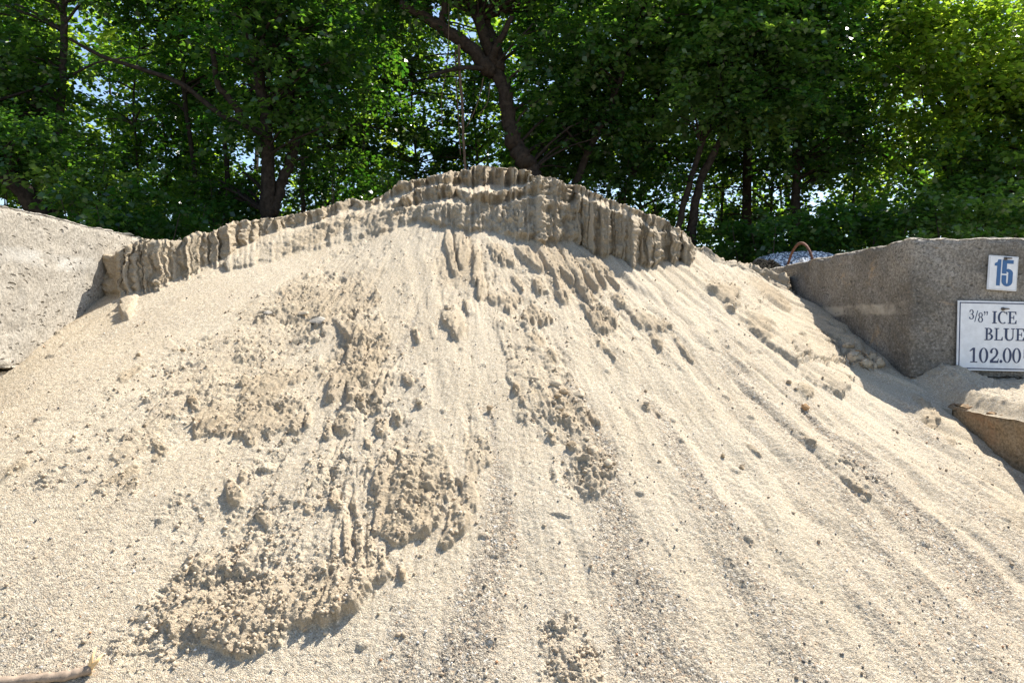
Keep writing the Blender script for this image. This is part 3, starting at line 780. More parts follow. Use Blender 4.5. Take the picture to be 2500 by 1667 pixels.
# terrace faces: upright flutes with deep clefts
fl = flute * 0.6 + flute2 * 0.22
CA = np.interp(us, [280, 560, 620, 1000, 1100, 1380, 1420, 1690, 1720], [.9, .6, .35, .35, .45, .55, .95, .95, .3])[None, :]
colm = sstep(900, 560, us)[None, :] + 0 * X      # rounded columns on the left, sharp ribs on the right
def fluting(fx, fz, seed):
    p = perlin(X * fx + .22 * wa + 0.1 * wb2, Z * fz, seed)
    rib = 1 - np.abs(p) * 2.2; col = np.minimum(np.abs(p) * 2.6, 1) ** .6 * 1.3 - .6
    return rib * (1 - colm) + col * colm
noband = (1 - 0.8 * sstep(560, 620, us) * sstep(1000, 930, us))[None, :]
cen = np.interp(us, [940, 1020, 1340, 1420], [0, 1, 1, 0])[None, :]
def drips(fx, fz, seed):
    p = perlin(X * fx + LVL * 1.9 + .3 * wa, Z * fz + LVL, seed); return 1 - np.abs(p) * 2.2
HC = cen * cliffw * (0.020 * drips(9, 1.5, 91) + 0.017 * drips(20, 2.5, 92) + 0.007 * drips(44, 5, 93))
HC += cliffw * ((0.3 + .7 * CA) * noband * (0.012 * fluting(15, 1.8, 52) + 0.009 * fluting(36, 3.2, 53) + 0.005 * fluting(75, 6.0, 55))
               + fbm(X * 12, Z * 12, 54, 6, .66) * (0.016 + 0.016 * np.interp(us, [540, 620, 980, 1380, 1450], [0, .5, 1, 1, 0.1])[None, :]) + 0.004 * fbm(X * 70, Z * 60, 56, 2))
CRUST = np.maximum(CRUST, cliffw * 0.6)  # terrace faces take the crust brown too, deepening their shade in the colour
ROUGH = np.maximum(ROUGH, cliffw)
# grain relief at the mesh scale
rng = np.random.default_rng(5)
H += (rng.random(H.shape) - .5) * 0.0012 * (1 + 1.6 * COARSE) * (np.arange(NRW)[:, None] >= NBK)
# gentle bumps behind the crest
H[:NBK] *= 0.3
NC_ = NRM.copy()
P0 = P.copy()
RD = np.stack([np.sin(PHI), -np.cos(PHI), 0.12 + 0 * PHI], -1)
P = P + NC_ * H[..., None] + RD * HC[..., None]
P[..., 2] = np.maximum(P[..., 2], -0.03 + 0.0 * P[..., 2])
idx = np.arange(NRW * NC).reshape(NRW, NC)
quads = np.stack([idx[:-1, :-1], idx[1:, :-1], idx[1:, 1:], idx[:-1, 1:]], -1).reshape(-1, 4)
c = P.reshape(-1, 3)
qc = c[quads].mean(1)
keep = ~((np.abs(qc[:, 0]) > 2.28) & (qc[:, 1] > 1.35)) & (qc[:, 2] > -0.028)
keep &= ~((qc[:, 0] > 1.98) & (qc[:, 1] > 3.2) & (qc[:, 2] > 1.75))
keep &= ~((qc[:, 0] < -1.95) & (qc[:, 2] > 1.78))
quads = quads[keep]
used = np.unique(quads); remap = np.full(len(c), -1); remap[used] = np.arange(len(used))
me = mesh_np('sand_pile', c[used], remap[quads], mat=M_sand)
for nm, arr in (('coarse', COARSE), ('crust', CRUST)):
    a = me.attributes.new(nm, 'FLOAT', 'POINT'); a.data.foreach_set('value', np.clip(arr, 0, 1).reshape(-1)[used].astype(np.float32))
pile = link('sand_pile', me)
tag(pile, 'tall tan sand pile with fluted crumbling crest heaped between the concrete block walls', 'sand pile', kind='stuff')
me.update()

def surf(px, py):
    """point and normal of the finished pile under a measured position"""
    ci = int(np.argmin(np.abs(us - px)))
    yt = knots[5][ci]; r = int(round((py - yt) / (YB - yt) * (NT - 1))) + NBK
    r = max(NBK, min(NRW - 2, r))
    return Vector(P[r, ci]), Vector(NRM[r, ci]), P[r, ci, 1] / FPX

# ------------------------------------------------------------------ stones and clods one can pick out
def hull_rock(name, size, mat, seed, flat=1.0, smooth=False, n=26, sub=1):
    import bmesh
    rg_ = random.Random(seed); bm = bmesh.new()
    for _ in range(n):
        v = Vector((rg_.gauss(0, 1), rg_.gauss(0, 1), rg_.gauss(0, 1))).normalized() * rg_.uniform(.8, 1.0)
        bm.verts.new((v.x * size[0] / 2, v.y * size[1] / 2, v.z * size[2] / 2 * flat))
    r = bmesh.ops.convex_hull(bm, input=bm.verts)
    bmesh.ops.delete(bm, geom=[g for g in r['geom_interior'] if isinstance(g, bmesh.types.BMVert)], context='VERTS')
    bmesh.ops.bevel(bm, geom=list(bm.edges), offset=min(size) * 0.07, segments=1, affect='EDGES')
    bmesh.ops.triangulate(bm, faces=bm.faces)
    if sub: bmesh.ops.subdivide_edges(bm, edges=bm.edges, cuts=1, use_grid_fill=True)
    for v in bm.verts: v.co += Vector((rg_.uniform(-1, 1), rg_.uniform(-1, 1), rg_.uniform(-1, 1))) * min(size) * 0.022
    me = bpy.data.meshes.new(name); bm.to_mesh(me); bm.free(); me.materials.append(mat)
    if smooth: me.polygons.foreach_set('use_smooth', np.ones(len(me.polygons), dtype=bool))
    return me

ROCKS = [ # name, px, py, w, h, thickness, material, label
 ('flat_stone', 776, 790, 46, 30, 14, M_stone, 'smooth flat grey stone, largest one embedded in rough sand of the left slope'),
 ('flat_stone', 655, 772, 26, 16, 9, M_stone, 'small angular grey stone up and left of the large flat grey stone'),
 ('flat_stone', 742, 772, 34, 18, 8, M_clod, 'pale flat sand chip just above the large flat grey stone'),
 ('stone', 1966, 997, 24, 22, 20, M_stone_o, 'tan angular stone with shaded brown face below the crusted ridge on the right slope'),
 ('stone', 2258, 912, 28, 22, 20, M_stone_o, 'rounded orange brown stone on the sand at the foot of the corner under the signs'),
 ('stone', 1196, 1000, 20, 14, 13, M_clod_d, 'dark brown clod alone in the middle of the pale central chute'),
 ('sand_clod', 2049, 884, 24, 22, 18, M_clod, 'shaded sand clod at the left end of the broken row below the concrete block'),
 ('sand_clod', 2086, 887, 38, 32, 24, M_clod, 'largest shaded sand clod in the broken row below the concrete block'),
 ('stone', 2096, 872, 20, 16, 14, M_stone_o, 'small brown stone on top of the largest shaded sand clod'),
 ('sand_clod', 2111, 901, 32, 22, 18, M_clod, 'lowest shaded sand clod of the broken row below the concrete block'),
 ('sand_clod', 2127, 881, 26, 22, 18, M_clod, 'upper shaded sand clod close under the concrete block face'),
 ('sand_clod', 2145, 893, 24, 28, 20, M_clod, 'rightmost shaded sand clod of the broken row below the concrete block'),
 ('sand_clod', 2129, 903, 20, 16, 14, M_clod, 'small shaded sand clod between the lowest and the rightmost clod'),
 ('sand_clod', 2068, 862, 26, 14, 12, M_clod, 'flat shaded sand clod above the broken row, against the block'),
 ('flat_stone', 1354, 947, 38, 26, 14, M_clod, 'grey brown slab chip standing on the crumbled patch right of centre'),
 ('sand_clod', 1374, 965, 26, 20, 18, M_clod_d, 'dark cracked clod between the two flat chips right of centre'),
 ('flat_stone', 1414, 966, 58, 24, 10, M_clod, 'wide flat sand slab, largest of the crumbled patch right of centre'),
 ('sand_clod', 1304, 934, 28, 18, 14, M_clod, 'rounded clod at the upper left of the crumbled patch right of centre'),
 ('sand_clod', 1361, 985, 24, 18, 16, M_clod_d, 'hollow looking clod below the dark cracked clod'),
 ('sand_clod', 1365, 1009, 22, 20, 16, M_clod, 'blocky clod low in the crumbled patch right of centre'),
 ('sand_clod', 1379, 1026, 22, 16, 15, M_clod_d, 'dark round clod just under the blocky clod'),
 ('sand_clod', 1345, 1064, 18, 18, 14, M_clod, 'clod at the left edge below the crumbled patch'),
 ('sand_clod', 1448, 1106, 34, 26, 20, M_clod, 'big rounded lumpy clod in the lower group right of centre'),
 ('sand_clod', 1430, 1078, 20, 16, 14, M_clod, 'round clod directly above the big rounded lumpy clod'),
 ('sand_clod', 1395, 1090, 26, 18, 14, M_clod_d, 'dark clod at the left of the lower group right of centre'),
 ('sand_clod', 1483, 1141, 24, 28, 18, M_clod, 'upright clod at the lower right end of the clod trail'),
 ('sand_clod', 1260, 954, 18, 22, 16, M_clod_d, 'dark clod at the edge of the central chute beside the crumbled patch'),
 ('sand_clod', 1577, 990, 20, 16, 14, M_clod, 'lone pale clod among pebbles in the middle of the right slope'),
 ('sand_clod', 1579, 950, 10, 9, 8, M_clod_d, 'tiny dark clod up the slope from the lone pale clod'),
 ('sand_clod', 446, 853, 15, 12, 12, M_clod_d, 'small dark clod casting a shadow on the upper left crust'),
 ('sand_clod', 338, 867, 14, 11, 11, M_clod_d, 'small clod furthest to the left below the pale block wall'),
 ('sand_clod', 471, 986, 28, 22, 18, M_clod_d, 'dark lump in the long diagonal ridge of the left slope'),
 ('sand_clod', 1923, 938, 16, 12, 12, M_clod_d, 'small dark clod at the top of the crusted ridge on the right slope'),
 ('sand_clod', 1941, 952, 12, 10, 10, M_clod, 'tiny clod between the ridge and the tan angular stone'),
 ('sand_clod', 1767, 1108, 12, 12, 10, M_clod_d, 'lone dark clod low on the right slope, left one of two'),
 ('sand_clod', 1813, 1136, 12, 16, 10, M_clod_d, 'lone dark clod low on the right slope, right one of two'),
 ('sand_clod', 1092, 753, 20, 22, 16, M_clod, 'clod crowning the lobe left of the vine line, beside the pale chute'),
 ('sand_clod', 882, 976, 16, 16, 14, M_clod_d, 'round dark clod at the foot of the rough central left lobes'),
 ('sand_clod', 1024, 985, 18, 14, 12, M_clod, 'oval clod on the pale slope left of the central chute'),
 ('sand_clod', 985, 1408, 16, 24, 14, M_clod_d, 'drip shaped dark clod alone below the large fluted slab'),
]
for i, (nm, px, py, w_, h_, t_, mt, lab) in enumerate(ROCKS):
    p, nrm, mpp = surf(px, py)
    nrm = (nrm + Vector((0, -0.35, 0.2))).normalized()
    if 2030 < px < 2160 and py < 910: w_, h_, t_ = w_ * 1.3, h_ * 1.3, t_ * 1.7
    me_r = hull_rock(nm, (w_ * mpp, h_ * mpp * 1.15, t_ * mpp), mt, 100 + i, 1.0, nm == 'sand_clod', 22 if nm != 'sand_clod' else 30)
    o = link(nm, me_r); o.rotation_euler = nrm.to_track_quat('Z', 'Y').to_euler()
    o.location = p + nrm * (t_ * mpp * 0.18)
    tag(o, lab, 'stone' if 'stone' in nm else 'sand clod', 'stones lying on the sand' if 'stone' in nm else 'clods of caked sand')

# loose pebbles and crumbs strewn over the slope: nobody could count them
def loose(name, n, cols, sizes, label, seed, density):
    r_ = np.random.default_rng(seed)
    base = np.array([(1,0,0),(-1,0,0),(0,1,0),(0,-1,0),(0,0,.8),(0,0,-.8)], float)
    tri = np.array([(0,2,4),(2,1,4),(1,3,4),(3,0,4),(2,0,5),(1,2,5),(3,1,5),(0,3,5)])
    V = []; T = []; k = 0; Cc = []
    while k < n:
        px = r_.uniform(0, 2480); py = r_.uniform(480, 1690)
        if r_.random() > density(px, py): continue
        ci = int(np.argmin(np.abs(us - px))); yt = knots[5][ci]
        if py < knots[0][ci] + 8: continue
        rr = int((py - yt) / (YB - yt) * (NT - 1)) + NBK
        if rr >= NRW - 2: continue
        p = P[rr, ci]; nn = NRM[rr, ci]
        if abs(p[0]) > 1.86: continue
        s_ = sizes[0] + (sizes[1] - sizes[0]) * r_.random() ** 2.2
        rot = r_.normal(size=(3, 3)); q, _ = np.linalg.qr(rot)
        v = (base * s_ * r_.uniform(.65, 1.15, (6, 1))) @ q
        V.append(v + p + nn * s_ * 0.35); T.append(tri + 6 * k); Cc += [r_.random()] * 6; k += 1
    m, nt, b = new_mat(name + '_stone')
    a = nt.nodes.new('ShaderNodeAttribute'); a.attribute_name = 'tone'
    nt.links.new(ramp(nt, a.outputs['Fac'], cols, 'CONSTANT').outputs[0], b.inputs['Base Color']); b.inputs['Roughness'].default_value = .85
    me = mesh_np(name, np.concatenate(V), None, np.concatenate(T), m, smooth=False)
    at_ = me.attributes.new('tone', 'FLOAT', 'POINT'); at_.data.foreach_set('value', np.array(Cc, dtype=np.float32))
    o = link(name, me); tag(o, label, 'pebbles', kind='stuff')
def sample_arr(arr, px, py):
    ci = int(np.argmin(np.abs(us - px))); yt = knots[5][ci]
    rr = min(NRW - 2, max(NBK, int((py - yt) / (YB - yt) * (NT - 1)) + NBK)); return arr[rr, ci]
loose('pebbles', 1700, [(0, (.08,.075,.07)), (.16, (.19,.175,.16)), (.36, (.35,.29,.22)), (.58, (.52,.44,.33)), (.84, (.75,.71,.64)), (.94, (.42,.22,.11))],
      (0.0018, 0.0052), 'loose dark and pale pebbles strewn over the gravelly streaks of the sand', 3,
      lambda x, y: 0.15 + 0.85 * sample_arr(COARSE, x, y) + (0.35 if 950 < x < 1300 and y < 1050 else 0))
loose('sand_crumbs', 3000, [(0, (.36,.28,.19)), (.5, (.45,.36,.25)), (.8, (.52,.43,.31))],
      (0.003, 0.009), 'crumbs of caked sand strewn over the rough crust', 4,
      lambda x, y: 0.02 + 0.98 * min(1, float(sample_arr(ROUGH, x, y))) ** 1.5)

# ------------------------------------------------------------------ concrete blocks
def concrete_block(x0, x1, y0, y1, z0, z1, mat, label, seed, step=0.02, r=0.022, wear=0.010, rotz=0.0, group='stacked concrete bin blocks'):
    nx = max(2, int((x1-x0)/step)); ny = max(2, int((y1-y0)/step)); nz = max(2, int((z1-z0)/step))
    gx = np.linspace(x0, x1, nx+1); gy = np.linspace(y0, y1, ny+1); gz = np.linspace(z0, z1, nz+1)
    V = []; Qs = []; k = 0
    def face(a, b, f):
        nonlocal k
        Ag, Bg = np.meshgrid(a, b, indexing='ij'); v = f(Ag, Bg).reshape(-1, 3)
        n0, n1 = len(a), len(b); ii = np.arange(n0*n1).reshape(n0, n1) + k
        q = np.stack([ii[:-1,:-1], ii[1:,:-1], ii[1:,1:], ii[:-1,1:]], -1).reshape(-1, 4)
        V.append(v); Qs.append(q); k += n0*n1
    face(gy, gz, lambda a, b: np.stack([a*0+x0, a, b], -1)); face(gy[::-1], gz, lambda a, b: np.stack([a*0+x1, a, b], -1))
    face(gx[::-1], gz, lambda a, b: np.stack([a, a*0+y0, b], -1)); face(gx, gz, lambda a, b: np.stack([a, a*0+y1, b], -1))
    face(gx, gy, lambda a, b: np.stack([a, b, a*0+z1], -1)[..., :]); face(gx[::-1], gy, lambda a, b: np.stack([a, b, a*0+z0], -1))
    V = np.concatenate(V); Q_ = np.concatenate(Qs)
    key = np.round(V / 1e-4).astype(np.int64); _, inv, = np.unique(key, axis=0, return_inverse=True)[:2]
    inv = inv.ravel(); nv = inv.max() + 1; W = np.zeros((nv, 3)); W[inv] = V; Q_ = inv[Q_]
    lo = np.array([x0, y0, z0]); hi = np.array([x1, y1, z1])
    # worn arrises: radius varies along the block
    rr = r * (1 + 0.9 * perlin(W[:, 0]*9 + W[:, 1]*7, W[:, 2]*8, seed)) + 0.012 * np.clip(perlin(W[:, 0]*21 + W[:, 1]*17, W[:, 2]*19, seed+1), 0, 1)
    rr = np.clip(rr, .006, .08)[:, None]
    core = np.clip(W, lo + rr, hi - rr); d = W - core; L = np.linalg.norm(d, axis=1, keepdims=True)
    W2 = np.where(L > 1e-9, core + d / np.maximum(L, 1e-9) * rr, W)
    nrm = np.where(L > 1e-9, d / np.maximum(L, 1e-9), 0)
    a = W[:, 0] + W[:, 1]; b = W[:, 2] + 0.7 * (W[:, 0] - W[:, 1]); 
    e = fbm(a*3, b*3, seed+2, 3) * wear * .8 + fbm(a*14, b*14, seed+3, 4, .6) * wear * .45
    f1_, rr1 = worley(a * 26, b * 30, seed + 4)
    e -= np.sqrt(np.clip(1 - (f1_ / .3) ** 2, 0, 1)) * (rr1 > .8) * wear * 0.6
    W2 = W2 + nrm * e[:, None]
    ctr = np.array([(x0+x1)/2, (y0+y1)/2, 0]); 
    me = mesh_np('concrete_block', W2 - ctr + np.array([0, 0, 0]), Q_[:, ::-1], mat=mat)
    o = link('concrete_block', me, loc=Vector(ctr)); o.rotation_euler = (0, 0, rotz)
    tag(o, label, 'concrete block', group)
    return o
# left wall of the bin
concrete_block(-2.49, -1.87, 1.62, 3.47, 1.232, 1.835, M_conc_l, 'sunlit pale pitted concrete block at the left edge, its foot buried in sand', 1, 0.012, 0.02, 0.008)
concrete_block(-2.50, -1.885, 1.50, 3.44, 0.616, 1.224, M_conc_l, 'concrete block just showing under the sunlit pale block on the left', 2, 0.03)
concrete_block(-2.49, -1.88, 1.53, 3.46, 0.0, 0.608, M_conc_l, 'bottom concrete block of the left wall', 3, 0.05)
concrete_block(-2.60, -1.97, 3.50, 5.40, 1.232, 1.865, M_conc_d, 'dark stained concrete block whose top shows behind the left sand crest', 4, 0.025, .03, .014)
concrete_block(-2.55, -1.93, 3.49, 5.40, 0.616, 1.224, M_conc_l, 'middle concrete block behind the left sand crest', 5, 0.05)
concrete_block(-2.55, -1.93, 3.49, 5.40, 0.0, 0.608, M_conc_l, 'bottom concrete block behind the left sand crest', 6, 0.06)
# right wall
right_top = concrete_block(1.92, 2.535, 3.28, 5.60, 1.135, 1.812, M_conc_r, 'brown weathered concrete block with the two signs on its end', 11, 0.014, 0.022, 0.010)
concrete_block(1.92, 2.56, 1.55, 3.62, 0.50, 1.052, M_conc_o, 'lower ochre stained concrete block at the right edge with sand on its top', 12, 0.014, 0.035, 0.009)
concrete_block(1.93, 2.55, 3.64, 5.60, 0.50, 1.125, M_conc_r, 'middle concrete block under the block with the signs', 13, 0.05)
concrete_block(1.93, 2.55, 1.50, 3.55, -0.10, 0.492, M_conc_o, 'bottom concrete block of the right wall, nearer one', 14, 0.05)
concrete_block(1.93, 2.55, 3.57, 5.60, -0.10, 0.492, M_conc_r, 'bottom concrete block of the right wall, farther one', 15, 0.05)

# sand lying on the lower right block
def spill():
    nx, ny = 190, 210
    xs = np.linspace(1.80, 2.60, nx); ys = np.linspace(1.52, 3.34, ny)
    Xg, Yg = np.meshgrid(xs, ys)
    top = 1.098
    mound = 0.085 * np.exp(-((Xg - 2.03) / .15) ** 2) * sstep(3.0, 3.27, Yg) + 0.035 * sstep(2.7, 3.26, Yg)
    Zg = top + mound + fbm(Xg*7, Yg*7, 61, 3) * 0.008 + fbm(Xg*30, Yg*30, 62, 4, .65) * 0.007
    f_, r_ = worley(Xg*32, Yg*32, 63); Zg += dome(f_, .4) * (r_ > .7) * .007
    wav = 0.010 * fbm(Xg*0+1, Yg*9, 64, 3)
    lip = sstep(-0.012, 0.07, Xg - (1.925 + wav)); lip2 = sstep(-.01, .04, np.minimum(2.585 - Xg, Yg - 1.56))
    low = top - 0.068
    Zb = low + (Zg - low) * lip * lip2
    Zb = np.where(Xg < 1.905, cone_z(Xg, Yg) - .2, Zb)
    # at the corner the drift runs down into the pile
    join = sstep(2.92, 3.16, Yg); wx_ = sstep(1.82, 2.10, Xg)
    Zj = wx_ * Zg + (1 - wx_) * (cone_z(Xg, Yg) - 0.02 + fbm(Xg*14, Yg*14, 65, 3) * .006)
    Zg = Zb * (1 - join) + Zj * join
    idx_ = np.arange(nx*ny).reshape(ny, nx)
    q = np.stack([idx_[:-1,:-1], idx_[:-1,1:], idx_[1:,1:], idx_[1:,:-1]], -1).reshape(-1, 4)
    bad = ((Xg < 1.917) & (Yg < 2.95)).reshape(-1); q = q[~bad[q].any(1)]
    o = link('sand_spill', mesh_np('sand_spill', np.stack([Xg, Yg, Zg], -1).reshape(-1, 3), q, mat=M_sand2))
    tag(o, 'sunlit sand drifted on top of the lower right concrete block under the signs', 'sand drift', kind='stuff')
spill()

# rusty lifting loop
mb = MB(); pts = []
a_ = Vector((2.10, 5.22, 1.80)); c_ = Vector((2.10, 4.74, 1.80))
for i in range(61):
    tt = i / 60; an = math.pi * tt
    yy = 4.98 + 0.235 * math.cos(an) * (1.0 if tt > .5 else 1.03)
    pts.append(Vector((2.10 + 0.01 * math.sin(an * 2), yy, 1.76 + 0.225 * math.sin(an) ** 0.85)))
rad = [0.0088 + (0.0014 if i % 2 else -0.0004) for i in range(len(pts))]
mb.tube(pts, rad, 10)
o = link('lifting_loop', mb.mesh('lifting_loop', M_rust)); tag(o, 'rusty bent rebar lifting loop on top of the right concrete block', 'rebar loop')

# ------------------------------------------------------------------ signs
def ring_arc(cx, cy, rx, ry, a0, a1, wx, wy, n=18):
    """arc of a pen stroke whose width changes with direction: wx at the sides, wy at top and bottom"""
    o_ = []; i_ = []
    for k in range(n + 1):
        a = R(a0 + (a1 - a0) * k / n); c_, s_ = math.cos(a), math.sin(a)
        o_.append((cx + rx * c_, cy + ry * s_)); i_.append((cx + (rx - wx) * c_, cy + (ry - wy) * s_))
    v = o_ + i_; f = [(k, k+1, n+2+k, n+1+k) for k in range(n)]
    return v, f
def rect(x0, x1, y0, y1): return [(x0,y0),(x1,y0),(x1,y1),(x0,y1)], [(0,1,2,3)]
def poly(*p): return list(p), [tuple(range(len(p)))]
def serif(ch):
    s = 0.22; t = 0.085; h = 0.07
    if ch == 'I': return [rect(.5-s/1.2,.5+s/1.2,0.04,.96), rect(.12,.88,0,h), rect(.12,.88,1-h,1)]
    if ch == 'L': return [rect(.14,.14+s,.04,.96), rect(0,.55,1-h,1), rect(0,.98,0,h), poly((.98,h),(.98,.30),(.92,.30),(.78,h))]
    if ch == 'E': return [rect(.14,.14+s,.04,.96), rect(0,.93,1-h,1), rect(0,.97,0,h), rect(.36,.68,.47,.47+h), poly((.97,h),(.97,.30),(.91,.30),(.76,h)), poly((.93,1-h),(.76,1-h),(.87,.74),(.93,.74)), poly((.62,.34),(.70,.34),(.70,.68),(.62,.68))]
    if ch == 'B': return [rect(.14,.14+s,.04,.96), rect(0,.45,1-h,1), rect(0,.45,0,h), rect(.3,.5,.49,.49+h)] + [ring_arc(.45,.765,.40,.235,-90,90,s,h), ring_arc(.45,.28,.50,.28,-90,90,s*1.1,h)]
    if ch == 'C': return [ring_arc(.54,.5,.52,.52,52,308,s,h), poly((.93,.70),(.86,.92),(.93,.99),(.97,.99),(.97,.70)), poly((.80,.85),(.88,.80),(.93,.70),(.97,.75),(.86,.96))]
    if ch == 'U': return [rect(.13,.13+s,.30,.96), rect(.80,.80+t,.30,.96), rect(0,.48,1-h,1), rect(.66,1.0,1-h,1), ring_arc(.507,.32,.377,.34,180,300,s,h+.02), ring_arc(.507,.32,.377,.34,300,360,t+.02,h+.02)]
    if ch == '0': return [ring_arc(.5,.5,.48,.51,0,360,.25,.055,36)]
    if ch == '1': return [rect(.40,.66,.04,1.0), rect(.12,.94,0,h), poly((.40,1.0),(.02,.80),(.06,.74),(.40,.86))]
    if ch == '.': return [ring_arc(.5,.5,.5,.5,0,360,.5,.5,16)]
    if ch == '/': return [poly((0,0),(.22,0),(1,1),(.78,1))]
    if ch == '8': return [ring_arc(.5,.745,.40,.26,0,360,.20,.06,24), ring_arc(.5,.27,.47,.285,0,360,.23,.06,24)]
    if ch == '3': return [ring_arc(.46,.745,.42,.255,-80,150,.22,.065), ring_arc(.46,.275,.50,.285,-150,85,.25,.065), rect(.30,.5,.50,.555), ring_arc(.17,.80,.10,.07,0,360,.10,.07,12), ring_arc(.15,.16,.12,.08,0,360,.12,.08,12)]
    if ch == '2': return [ring_arc(.47,.70,.47,.31,-25,170,.25,.06), poly((.94,.64),(.80,.46),(.34,.14),(.02,.12),(.05,.18),(.62,.50),(.68,.64)), rect(.02,.96,0,.14), poly((.96,.13),(1.0,.30),(.93,.30),(.84,.13)), ring_arc(.16,.72,.14,.08,0,360,.14,.08,12)]
    if ch == '"': return [ring_arc(.2,.72,.18,.24,0,360,.18,.24,12), poly((.38,.72),(.30,.20),(.05,0),(.20,.40)), ring_arc(.74,.72,.18,.24,0,360,.18,.24,12), poly((.92,.72),(.84,.20),(.59,0),(.74,.40))]
    if ch == 'b1': return [poly((.40,0),(1,0),(1,1),(.52,1),(.40,.90),(0,.84),(0,.75),(.40,.75))]
    if ch == 'b5': return [rect(0,.42,.47,1.0), rect(.42,1.0,.86,1.0), ring_arc(.5,.50,.50,.16,0,90,.42,.13), poly((.38,.57),(.50,.53),(.50,.66),(.42,.64)), rect(.58,1.0,.20,.50), rect(0,.42,.20,.41),
                           ring_arc(.5,.20,.5,.21,180,360,.42,.10)]
    if ch == 'frac': return [rect(.0,.16,.05,.95), rect(.0,.9,.9,1), rect(.0,.9,0,.1), rect(.0,.6,.45,.55)]
    return []
def flat(parts, x0, y0, w, h, yb, th, shear=0.0):
    mb = MB()
    for j, (v, f) in enumerate(parts):
        yy = yb - th - 0.00004 * j
        pv = [(x0 + p[0]*w + shear*(p[1]*h), yy, y0 + p[1]*h) for p in v]
        mb.add(pv, f)
        k = len(pv)   # thin skirt so that the print has an edge
    return mb
PXM = 3.265 / FPX
def sign(name, label, cat, ctr_px, size_px, rot, y_face):
    root = bpy.data.objects.new(name, None); COL.objects.link(root); root.empty_display_size = .05
    root.location = ((ctr_px[0]-CX)*PXM, y_face, EYE + (HY-ctr_px[1])*PXM); root.rotation_euler = (0, R(rot), 0)
    tag(root, label, cat)
    w, h = size_px[0]*PXM, size_px[1]*PXM; th = 0.007
    import bmesh
    bm = bmesh.new(); bmesh.ops.create_cube(bm, size=1)
    for v in bm.verts: v.co = Vector((v.co.x*w, v.co.y*th - th/2, v.co.z*h))
    bmesh.ops.bevel(bm, geom=list(bm.edges), offset=0.0015, segments=2, affect='EDGES')
    me = bpy.data.meshes.new('panel'); bm.to_mesh(me); bm.free(); me.materials.append(M_white); link('panel', me, root)
    return root, w, h, th
def border(root, w, h, th, inset, lw, mat):
    mb = MB(); y = -th - 0.0006; x1, z1 = w/2 - inset, h/2 - inset
    for a, b, c_, d in ((-x1, x1, z1-lw, z1), (-x1, x1, -z1, -z1+lw), (-x1, -x1+lw, -z1+lw, z1-lw), (x1-lw, x1, -z1+lw, z1-lw)):
        mb.add([(a,y,c_),(b,y,c_),(b,y,d),(a,y,d)], [(0,1,2,3)])
    link('border', mb.mesh('border', mat, False), root)
def glyph(root, ch, x0, y0, x1, y1, ctr, th, mat, nm='letter', shear=0.0):
    mb = flat(serif(ch), (x0-ctr[0])*PXM, -(y1-ctr[1])*PXM, (x1-x0)*PXM, (y1-y0)*PXM, 0, th + .0009, shear)
    link(nm, mb.mesh(nm, mat, False), root)
def screw(root, px, py, ctr, th):
    x = (px-ctr[0])*PXM; z = -(py-ctr[1])*PXM; mb = MB()
    mb.tube([(x, -th+.001, z), (x, -th-.006, z), (x, -th-.0075, z)], [.008, .008, .005], 12)
    mb.tube([(x, -th-.0075, z), (x+.004, -th-.012, z+.001), (x+.022, -th-.014, z+.001)], [.005, .0042, .003], 8)
    link('screw', mb.mesh('screw', M_screw), root)
YF = 3.272
ctr = (2449, 667)
root, w, h, th = sign('number_sign', 'small white sign with blue number 15 screwed to the right concrete block', 'sign', ctr, (72, 84), 4.0, YF)
border(root, w, h, th, .0042, .0008, M_grime)
def rotpx(x, y): return x, y
glyph(root, 'b1', 2427, 634, 2443, 698, ctr, th, M_blue, 'digit'); glyph(root, 'b5', 2446, 634, 2473, 698, ctr, th, M_blue, 'digit')
screw(root, 2452, 631, ctr, th)
ctr = (2436, 820.5)
root, w, h, th = sign('price_sign', 'white sign reading 3/8 inch ICE BLUE 102.00 below the number sign', 'sign', (2438.5, 820.5), (202, 170), 1.3, YF)
border(root, w, h, th, .0075, .0052, M_navy)
for ch, x0, y0, x1, y1 in [('3',2362,757,2375,781),('/',2375.5,759,2384,787),('8',2384,764,2397,788),('"',2398,760,2409,771),('I',2417,760,2432,790),('C',2432,760,2456,790),('E',2457,760,2479,790),
                           ('B',2401,801,2423,831),('L',2425,801,2446,831),('U',2447,801,2475,831),('E',2477,801,2499,831),
                           ('1',2365,850,2386,886),('0',2388,850,2412,886),('2',2415,850,2437,886),('.',2439,878,2446,886),('0',2446,849,2469,885),('0',2469,849,2492,885),('frac',2498,851,2512,873)]:
    glyph(root, ch, x0, y0, x1, y1, ctr, th, M_navy, 'digit' if ch.isdigit() else ('letter' if ch.isalpha() and len(ch) == 1 else 'mark'))
screw(root, 2444, 754, ctr, th)

